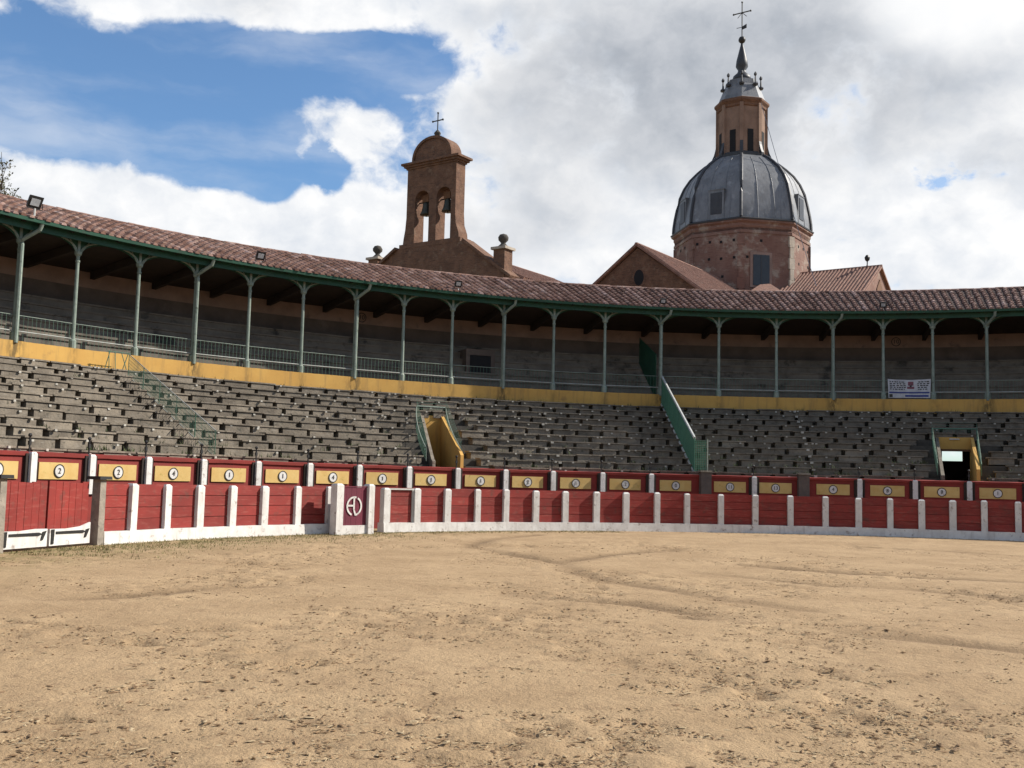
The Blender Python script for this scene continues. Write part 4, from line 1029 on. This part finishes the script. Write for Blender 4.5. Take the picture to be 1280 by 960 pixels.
    for k in range(8):
        A, B = vert(rl, 0, k), vert(rl, 0, k + 1); mid = (A + B) / 2; n = (mid - dc).normalized(); t = (B - A).normalized(); az_ = math.atan2(t.y, t.x)
        if n.y < .4:
            z0, z1 = Z(199), Z(170)
            MB().box((mid.x - n.x * .0, mid.y - n.y * .0, z0), .55, .10, z1 - z0, az_).build('lantern_window', 'dark_void', lant)
        a = rot + k * math.pi / 4; v = vert(rl, 0, k)
        MB().box((v.x, v.y, zb), .34, .30, zt - zb, -a).build('pilaster', 'brick_lantern', lant)
        # scroll buttress at the foot of each pilaster
        d = Vector((math.sin(a), math.cos(a), 0)); fr = (v + Vector((0, 0, 0)), d, UP)
        MB().plate([(0, zb - .4), (.42, zb - .4), (.48, zb + .15), (.32, zb + .5), (.2, zb + .95), (.1, zb + 1.5), (0, zb + 1.7)], (v + t * .0 + d.cross(UP) * .15, d, UP), .3).build('scroll_buttress', 'lead_dark', lant)
    zr0, zr1 = zt + .55, Z(104)
    MB().lathe(c3, [(rl * 1.02, zr0), (rl * .98, zr0 + .15), (rl * .80, zr1 - .9), (rl * .70, zr1 - .5), (rl * .66, zr1), (rl * .3, zr1 + .25)], 8, rot).build('lantern_roof', 'lead', ch)
    for k in range(8):
        v = vert(rl * .78, zr1 - .75, k); m = MB(); m.lathe((v.x, v.y, v.z), [(.22, 0), (.28, .15), (.10, .3), (.06, .9), (.14, 1.0), (.15, 1.15), (.05, 1.3)], 6); m.build('finial', 'lead_dark', ch)
    zs0, zs1 = Z(101), Z(58)
    MB().lathe(c3, [(.95, zs0 - .1), (.8, zs0 + .4), (.42, zs0 + .75), (.36, zs0 + 1.0), (.58, zs0 + 1.35), (.52, zs0 + 1.9), (.16, zs1), (.09, Z(54))], 12).build('spire', 'lead_dark', ch, smooth=True)
    MB().ball((dc.x, dc.y, Z(50)), .34, 10).build('spire_ball', 'iron_black', ch, smooth=True)
    m = MB(); zc0, zc1 = Z(47), Z(3); zz = Z(16); t = TV
    m.tube([dc + UP * zc0, dc + UP * zc1], .055, 6); m.tube([dc + UP * zz - t * .85, dc + UP * zz + t * .85], .055, 6)
    for p in (dc + UP * zc1, dc + UP * zz - t * .85, dc + UP * zz + t * .85): m.ball(p, .10, 6)
    m.tube([dc + UP * (zz - .45) - t * .45, dc + UP * zz - t * .0], .03, 4); m.tube([dc + UP * (zz - .45) + t * .45, dc + UP * zz], .03, 4)
    m.plate([(.05, Z(37)), (.45, Z(36)), (.45, Z(31)), (.05, Z(33))], (dc, t, UP), .03); m.tube([dc + UP * Z(34) - t * .55, dc + UP * Z(34)], .03, 4)
    m.build('spire_cross', 'iron_black', ch)
    m = MB(); P0 = vert(rl * 1.1, zt, 2); P1 = vert(rd * 1.7, zd0 + 6, 2)
    m.tube([P0.lerp(P1, i / 10) - UP * 2.0 * math.sin(math.pi * i / 10) * .3 for i in range(11)], .03, 4); m.build('lightning_cable', 'steel', ch)
    # pitched roofs
    def gable_house(F, ax, tv, hw, zr, ze, Lg, name, wall, over=.25, roofname='roof'):
        # F: foot of the front gable centre; ax runs back, tv across
        m = MB(); pts = [(-hw, 0), (hw, 0), (hw, ze), (0, zr - .12), (-hw, ze)]
        m.plate(pts, (F, tv, UP), -Lg if tv.cross(UP).dot(ax) > 0 else Lg); wl_ = m.build(name, wall, ch)
        rf = []
        for s in (-1, 1):
            m = MB(); dv = (Vector((0, 0, zr)) - (tv * s * hw + UP * ze)); dn = dv.normalized()
            e0 = F + tv * s * hw + UP * ze - dn * .45 - ax * over; e1 = e0 + ax * (Lg + over); r0 = F + UP * zr - ax * over; r1 = r0 + ax * (Lg + over); nn = dn.cross(ax).normalized(); nn = nn if nn.z > 0 else -nn
            m.hexa([e0, e1, r1, r0] + [p + nn * .16 for p in (e0, e1, r1, r0)])
            k = int(Lg / .30)
            for i in range(k):                              # tile courses as half-round ridges down the slope
                o = ax * (Lg + over) * (i + .5) / k; b0, b1 = e0 + o + nn * .16, r0 + o + nn * .16
                w = ax * .085; m.add([b0 - w, b0 - w * .5 + nn * .09, b0 + w * .5 + nn * .09, b0 + w, b1 - w, b1 - w * .5 + nn * .09, b1 + w * .5 + nn * .09, b1 + w], [(0, 1, 5, 4), (1, 2, 6, 5), (2, 3, 7, 6), (0, 1, 2, 3)])
            rf.append(m.build(roofname, 'church_tile', ch))
        rd_ = MB(); rd_.tube([F + UP * (zr + .12) - ax * over, F + UP * (zr + .12) + ax * Lg], .17, 6); rd_.build('ridge_tile', 'church_tile', ch)
        return wl_
    # nave end with oculus
    k0 = px_dir(797, 308); D = None
    o = Vector((0, 0, EYE)); k_ = None
    # front apex lies on the axis line through the dome centre
    n_ax = Vector((AXV.y, -AXV.x, 0)); kk = (dc - o).dot(n_ax) / k0.dot(n_ax); ap = o + k0 * kk; F = Vector((ap.x, ap.y, 0))
    Lp, Rp = plane_hit(744, 357, ap, AXV), plane_hit(874, 364, ap, AXV)
    slp = .5 * ((ap.z - Lp.z) / abs((Lp - ap).dot(TV)) + (ap.z - Rp.z) / abs((Rp - ap).dot(TV))); hw = 6.2
    wallo = gable_house(F, AXV, TV, hw, ap.z, ap.z - hw * slp, (dc - F).length, 'nave_gable', 'brick_warm')
    q = plane_hit(798.5, 347, ap - AXV * .02, AXV); n = 20
    m = MB(); m.plate([(.42 * math.cos(2 * math.pi * i / n), .62 * math.sin(2 * math.pi * i / n)) for i in range(n)], (q, TV, UP), .02); oc = m.build('oculus', 'dark_void', wallo)
    m = MB(); m.plate([(.58 * math.cos(2 * math.pi * i / n), .80 * math.sin(2 * math.pi * i / n)) for i in range(n)], (q, TV, UP), .12, [[(.42 * math.cos(-2 * math.pi * i / n), .62 * math.sin(-2 * math.pi * i / n)) for i in range(n)]]); m.build('oculus_rim', 'brick_warm', wallo)
    # transept towards the right
    ax2 = TV; e_ap = None; k1 = px_dir(1099, 335); n2 = Vector((ax2.y, -ax2.x, 0)); kk = (dc - o).dot(n2) / k1.dot(n2); ap2 = o + k1 * kk; F2 = Vector((ap2.x, ap2.y, 0)); L2 = (dc - F2).length
    w2 = gable_house(F2, -ax2, AXV, 5.2, ap2.z, ap2.z - 5.2 * slp * .8, L2, 'transept_gable', 'brick_rose')
    m = MB(); c = F2 + TV * .03; m.plate([(-.9, ap2.z - 3.4), (.9, ap2.z - 3.4), (.9, ap2.z - 1.9), (0, ap2.z - 1.0), (-.9, ap2.z - 1.9)], (c, AXV, UP), -.05); m.build('gable_opening', 'wood_brown', w2)
    m = MB(); p = F2 - TV * 1.0 + UP * (ap2.z + .2); m.lathe(p, [(.12, 0), (.05, .2), (.05, .45), (.2, .6), (.24, .8), (.12, 1.0), (.02, 1.05)], 8); m.build('roof_finial', 'iron_black', w2)
    # low roof at the drum foot
    a_, b_ = at_depth(925, 372, 86), at_depth(990, 372, 86); tp = at_depth(957, 351, 90)
    m = MB(); m.add([a_, b_, b_ + Vector((1.2, 5.5, 0)) , a_ + Vector((1.2, 5.5, 0)), tp], [(0, 1, 4), (1, 2, 4), (2, 3, 4), (3, 0, 4), (0, 3, 2, 1)]); 
    lo = [Vector((p.x, p.y, 8.0)) for p in m.v[:4]]; m.add(m.v[:4] + lo, [(0, 1, 5, 4), (1, 2, 6, 5), (2, 3, 7, 6), (3, 0, 4, 7)]); m.build('low_roof', 'church_tile', ch)

    # ---- bell gable
    P = at_depth(540, 308, 75.0); hit = lambda x, y: plane_hit(x, y, P, AXV)
    O = Vector((P.x, P.y, 0)); u = lambda x, y: ((hit(x, y) - O).dot(TV), hit(x, y).z)
    th = 1.05; fr = (O, TV, UP)
    sgn = 1 if TV.cross(UP).dot(AXV) < 0 else -1            # thickness runs back along the axis
    bl, br = u(503, 308), u(573.5, 306); tl_, tr_ = u(510, 213), u(570.5, 212)
    cxm = (bl[0] + br[0]) / 2
    def arch(cx, w, z0, z1, n=10):
        r = w / 2; return [(cx - r, z0), (cx + r, z0)] + [(cx + r * math.cos(math.pi * i / n), z1 - r + r * math.sin(math.pi * i / n)) for i in range(n + 1)]
    a1, a2 = u(527, 270), u(554, 268); z0a, z1a = u(540, 301)[1], u(540, 236)[1]
    wA = abs(u(536, 270)[0] - u(518.5, 270)[0]); hl = [arch(a1[0], wA, z0a, z1a), arch(a2[0], wA, z0a, z1a)]
    zq = u(540, 288)[1]
    outer = [(bl[0], bl[1] - .2), (br[0], bl[1] - .2), (br[0] - .08, bl[1] + .5), (tr_[0] + .08, zq + .3), (tr_[0], zq + 1.2), (tr_[0], tl_[1]), (tl_[0], tl_[1]), (tl_[0], zq + 1.2), (tl_[0] - .08, zq + .3), (bl[0] + .08, bl[1] + .5)]
    bw = MB().plate(outer, fr, th * sgn, hl).build('bell_wall', 'brick_warm', ch)
    def slab(u0, u1, z0, z1, o_, nm, mt, par):               # block around the wall, o_ = projection in front/behind
        p = O - AXV * o_; D = th + 2 * o_; MB().hexa([p + TV * a + AXV * d + UP * z for z in (z0, z1) for a, d in ((u0, 0), (u1, 0), (u1, D), (u0, D))]).build(nm, mt, par)
    zc = tl_[1]
    for i, (o_, h) in enumerate(((.08, .16), (.20, .18), (.34, .16))):
        slab(tl_[0] - o_ * 1.2, tr_[0] + o_ * 1.2, zc + sum((.16, .18, .16)[:i]) - .02 * i, zc + sum((.16, .18, .16)[:i + 1]) - .02 * i, o_, 'cornice', 'brick_warm', bw)
    slab(bl[0] - .2, br[0] + .2, bl[1] - .25, bl[1] + .08, .14, 'base_moulding', 'brick_warm', bw)
    zc2 = zc + .46; rr = (u(567, 200)[0] - u(521, 200)[0]) / 2; cm_ = (tl_[0] + tr_[0]) / 2; ht = u(546, 171)[1] - zc2; n = 20
    hood = MB().plate([(cm_ + rr * math.cos(math.pi * i / n), zc2 + ht * math.sin(math.pi * i / n) ** .85) for i in range(n + 1)], fr, th * sgn).build('arched_pediment', 'brick_warm', bw)
    rim = [(cm_ + (rr + .13) * math.cos(math.pi * i / n), zc2 + (ht + .13) * math.sin(math.pi * i / n) ** .85) for i in range(n + 1)]
    inn = [(cm_ + (rr - .06) * math.cos(math.pi * i / n), zc2 + (ht - .06) * math.sin(math.pi * i / n) ** .85) for i in range(n, -1, -1)]
    MB().plate(rim + inn, (O - AXV * .10, TV, UP), (th + .2) * sgn).build('pediment_rim', 'brick_warm', hood)
    top = O + TV * cm_ + AXV * th / 2 + UP * (zc2 + ht); 
    MB().lathe(top, [(.30, -.1), (.30, .15), (.18, .22), (.26, .5), (.10, .7)], 8).build('cross_base', 'stone_dark', bw)
    m = MB(); zt_ = u(549, 137)[1]; zz = u(549, 146.5)[1]; b0 = Vector((top.x, top.y, 0))
    m.tube([top + UP * .6, b0 + UP * zt_], .045, 6); m.tube([b0 + UP * zz - TV * .48, b0 + UP * zz + TV * .48], .045, 6)
    for p in (b0 + UP * zt_, b0 + UP * zz - TV * .48, b0 + UP * zz + TV * .48): m.ball(p, .08, 6)
    m.ball(b0 + UP * (zz - .9), .08, 6); m.build('gable_cross', 'iron_black', bw)
    for ac in (a1, a2):                                      # bells on yokes
        c = O + TV * ac[0] + AXV * th * .5
        zb_ = z1a - .25 - 1.5; bm_ = MB(); bm_.lathe(c + UP * zb_, [(.47, 0), (.46, .08), (.36, .28), (.29, .6), (.27, .85), (.16, .97), (.05, 1.0)], 12); be = bm_.build('bell', 'bronze', bw, smooth=True)
        MB().hexa([c + TV * a + AXV * d + UP * (zb_ + z) for z in (.97, 1.5) for a, d in ((-.30, -.14), (.30, -.14), (.30, .14), (-.30, .14))]).build('yoke', 'wood_brown', be)
        MB().tube([c - TV * wA * .55 + UP * (zb_ + .98), c + TV * wA * .55 + UP * (zb_ + .98)], .05, 6).build('axle', 'iron_black', be)
        MB().tube([c + UP * (zb_ - .12), c + UP * (zb_ + .5)], .04, 6).build('clapper', 'iron_black', be)
    # pediment under the bell wall and its nave
    pl, pl2, pr_, pr2 = u(478, 331), u(498, 314), u(580, 308), u(640, 347)
    ze = 8.0; cen = (pl2[0] + pr_[0]) / 2
    so = .12
    body = [(pl[0] - 1.5, 0), (pr2[0] + .6, 0), (pr2[0] + .6, pr2[1] - .5), (pr2[0], pr2[1]), (pr_[0], bl[1] - .22), (pl2[0], bl[1] - .22), (pl[0], pl[1]), (pl[0] - 1.5, pl[1] - 1.3)]
    Ln = 26
    fb = MB().plate(body, (O - AXV * so, TV, UP), .9 * sgn).build('facade', 'brick_warm', ch)
    # raking cornice
    for a, b in (((pl[0] - 1.5, pl[1] - 1.3), (pl[0], pl[1])), ((pl[0], pl[1]), (pl2[0], bl[1] - .22)), ((pr_[0], bl[1] - .22), pr2)):
        d = Vector((b[0] - a[0], b[1] - a[1])).normalized(); nn = Vector((-d.y, d.x)) * .16
        MB().plate([(a[0], a[1] - .05), (b[0], b[1] - .05), (b[0] + nn.x, b[1] + nn.y), (a[0] + nn.x, a[1] + nn.y)], (O - AXV * (so + .22), TV, UP), 1.3 * sgn).build('raking_cornice', 'brick_warm', fb)
    # nave roof behind
    ridge = O + TV * (cen + .2) + AXV * .9; zrid = bl[1] - .1
    hw2 = 7.0; sl2 = (zrid - pr2[1]) / (pr2[0] - cen)
    Fb = Vector((ridge.x, ridge.y, 0))
    gable_house(Fb, AXV, TV, hw2, zrid, zrid - hw2 * sl2, 15.5, 'nave_wall', 'brick_warm', 0.0)
    # pinnacles with balls
    for x, yb, yt in ((625, 340, 312), (467.5, 345, 325)):
        c = hit(x, yb); z0, z1 = c.z - .8, hit(x, yt).z; cc = Vector((c.x, c.y, 0)) + AXV * .3
        pn = MB().box(cc + UP * z0, .95, .95, z1 - z0, -AX).build('pinnacle', 'brick_warm', fb)
        MB().box(cc + UP * z1, 1.25, 1.25, .18, -AX).build('pinnacle_cap', 'stone_pale', pn)
        MB().lathe(cc + UP * (z1 + .18), [(.5, 0), (.3, .15), (.16, .3), (.2, .38), (.36, .55), (.38, .72), (.26, .92), (.03, 1.0)], 10).build('pinnacle_ball', 'stone_dark', pn, smooth=True)
make_church()

# ------------------------------------------------------------------ tree beyond the gallery
def make_tree():
    rr = random.Random(5)
    P = at_depth(-14, 250, 52.0); base = Vector((P.x, P.y, 0)); ztop = at_depth(0, 198, 52).z
    t = thing('leafy_tree', base, 'sparse tree with thin leafy twigs rising behind the gallery roof', 'tree')
    m = MB(); lv = MB(); br = MB()
    m.tube([base + Vector((0, 0, -.2)), base + Vector((.1, .1, 4)), base + Vector((-.1, .2, 8)), base + Vector((.1, .1, 14.2))], .32, 9, .14); m.build('trunk', 'bark', t)
    for i in range(46):
        z0 = rr.uniform(8.5, 14.2); a = rr.uniform(0, 6.28); L = rr.uniform(2.2, 4.6); el = rr.uniform(.5, 1.25)
        d = Vector((math.cos(a) * math.cos(el), math.sin(a) * math.cos(el), math.sin(el))); p = base + Vector((0, .1, z0)); pts = [p]
        for s in range(5): d = (d + Vector((rr.uniform(-.2, .2), rr.uniform(-.2, .2), rr.uniform(-.05, .2)))).normalized(); p = p + d * L / 5; pts.append(p)
        if p.z > ztop + .1:
            pts = [Vector((q.x, q.y, q.z - (p.z - ztop))) for q in pts]
        br.tube(pts, .05, 5, .010)
        for q0, q1 in zip(pts[1:-1], pts[2:]):
            for _ in range(3):
                b = q0.lerp(q1, rr.random()); dd = Vector((rr.uniform(-1, 1), rr.uniform(-1, 1), rr.uniform(-.2, 1))).normalized(); e = b + dd * rr.uniform(.3, .9); br.tube([b, e], .012, 4, .005)
                for _ in range(7):
                    c = b.lerp(e, rr.uniform(.3, 1.05)) + Vector((rr.uniform(-.1, .1), rr.uniform(-.1, .1), rr.uniform(-.1, .1))); n1 = Vector((rr.uniform(-1, 1), rr.uniform(-1, 1), rr.uniform(-1, 1))).normalized(); n2 = n1.orthogonal().normalized(); s = rr.uniform(.05, .10)
                    lv.add([c - n1 * s, c + n2 * s * .5, c + n1 * s, c - n2 * s * .5], [(0, 1, 2, 3)])
    br.build('limbs', 'bark', t); lv.build('crown', 'leaf', t, fix=False)
make_tree()

# dry grass along the foot of the barrier
def grass():
    m = MB()
    for _ in range(5200):
        a = random.uniform(-80, -20) if random.random() < .8 else random.uniform(-80, 20); r = RB - .2 - abs(random.gauss(0, .55 if a > -45 else 1.3))
        p = pol(a, r, 0)
        if p.y < 5: continue
        h = random.uniform(.015, .06) * (1.2 if a < -45 else .8)
        for _ in range(2):
            d = Vector((random.uniform(-1, 1), random.uniform(-1, 1), 0)); s = d.normalized() * .008
            q = p + Vector((random.uniform(-.06, .06), random.uniform(-.06, .06), -.005)); s2 = Vector((-s.y, s.x, 0))
            m.add([q - s2, q + s2, q + d * .05 + Vector((0, 0, h))], [(0, 1, 2)])
    o = m.build('dry_grass', 'dry_grass', None, fix=False); tag(o, 'thin dry grass along the foot of the red barrier', 'grass', kind='stuff')
grass()
bpy.context.view_layer.update()
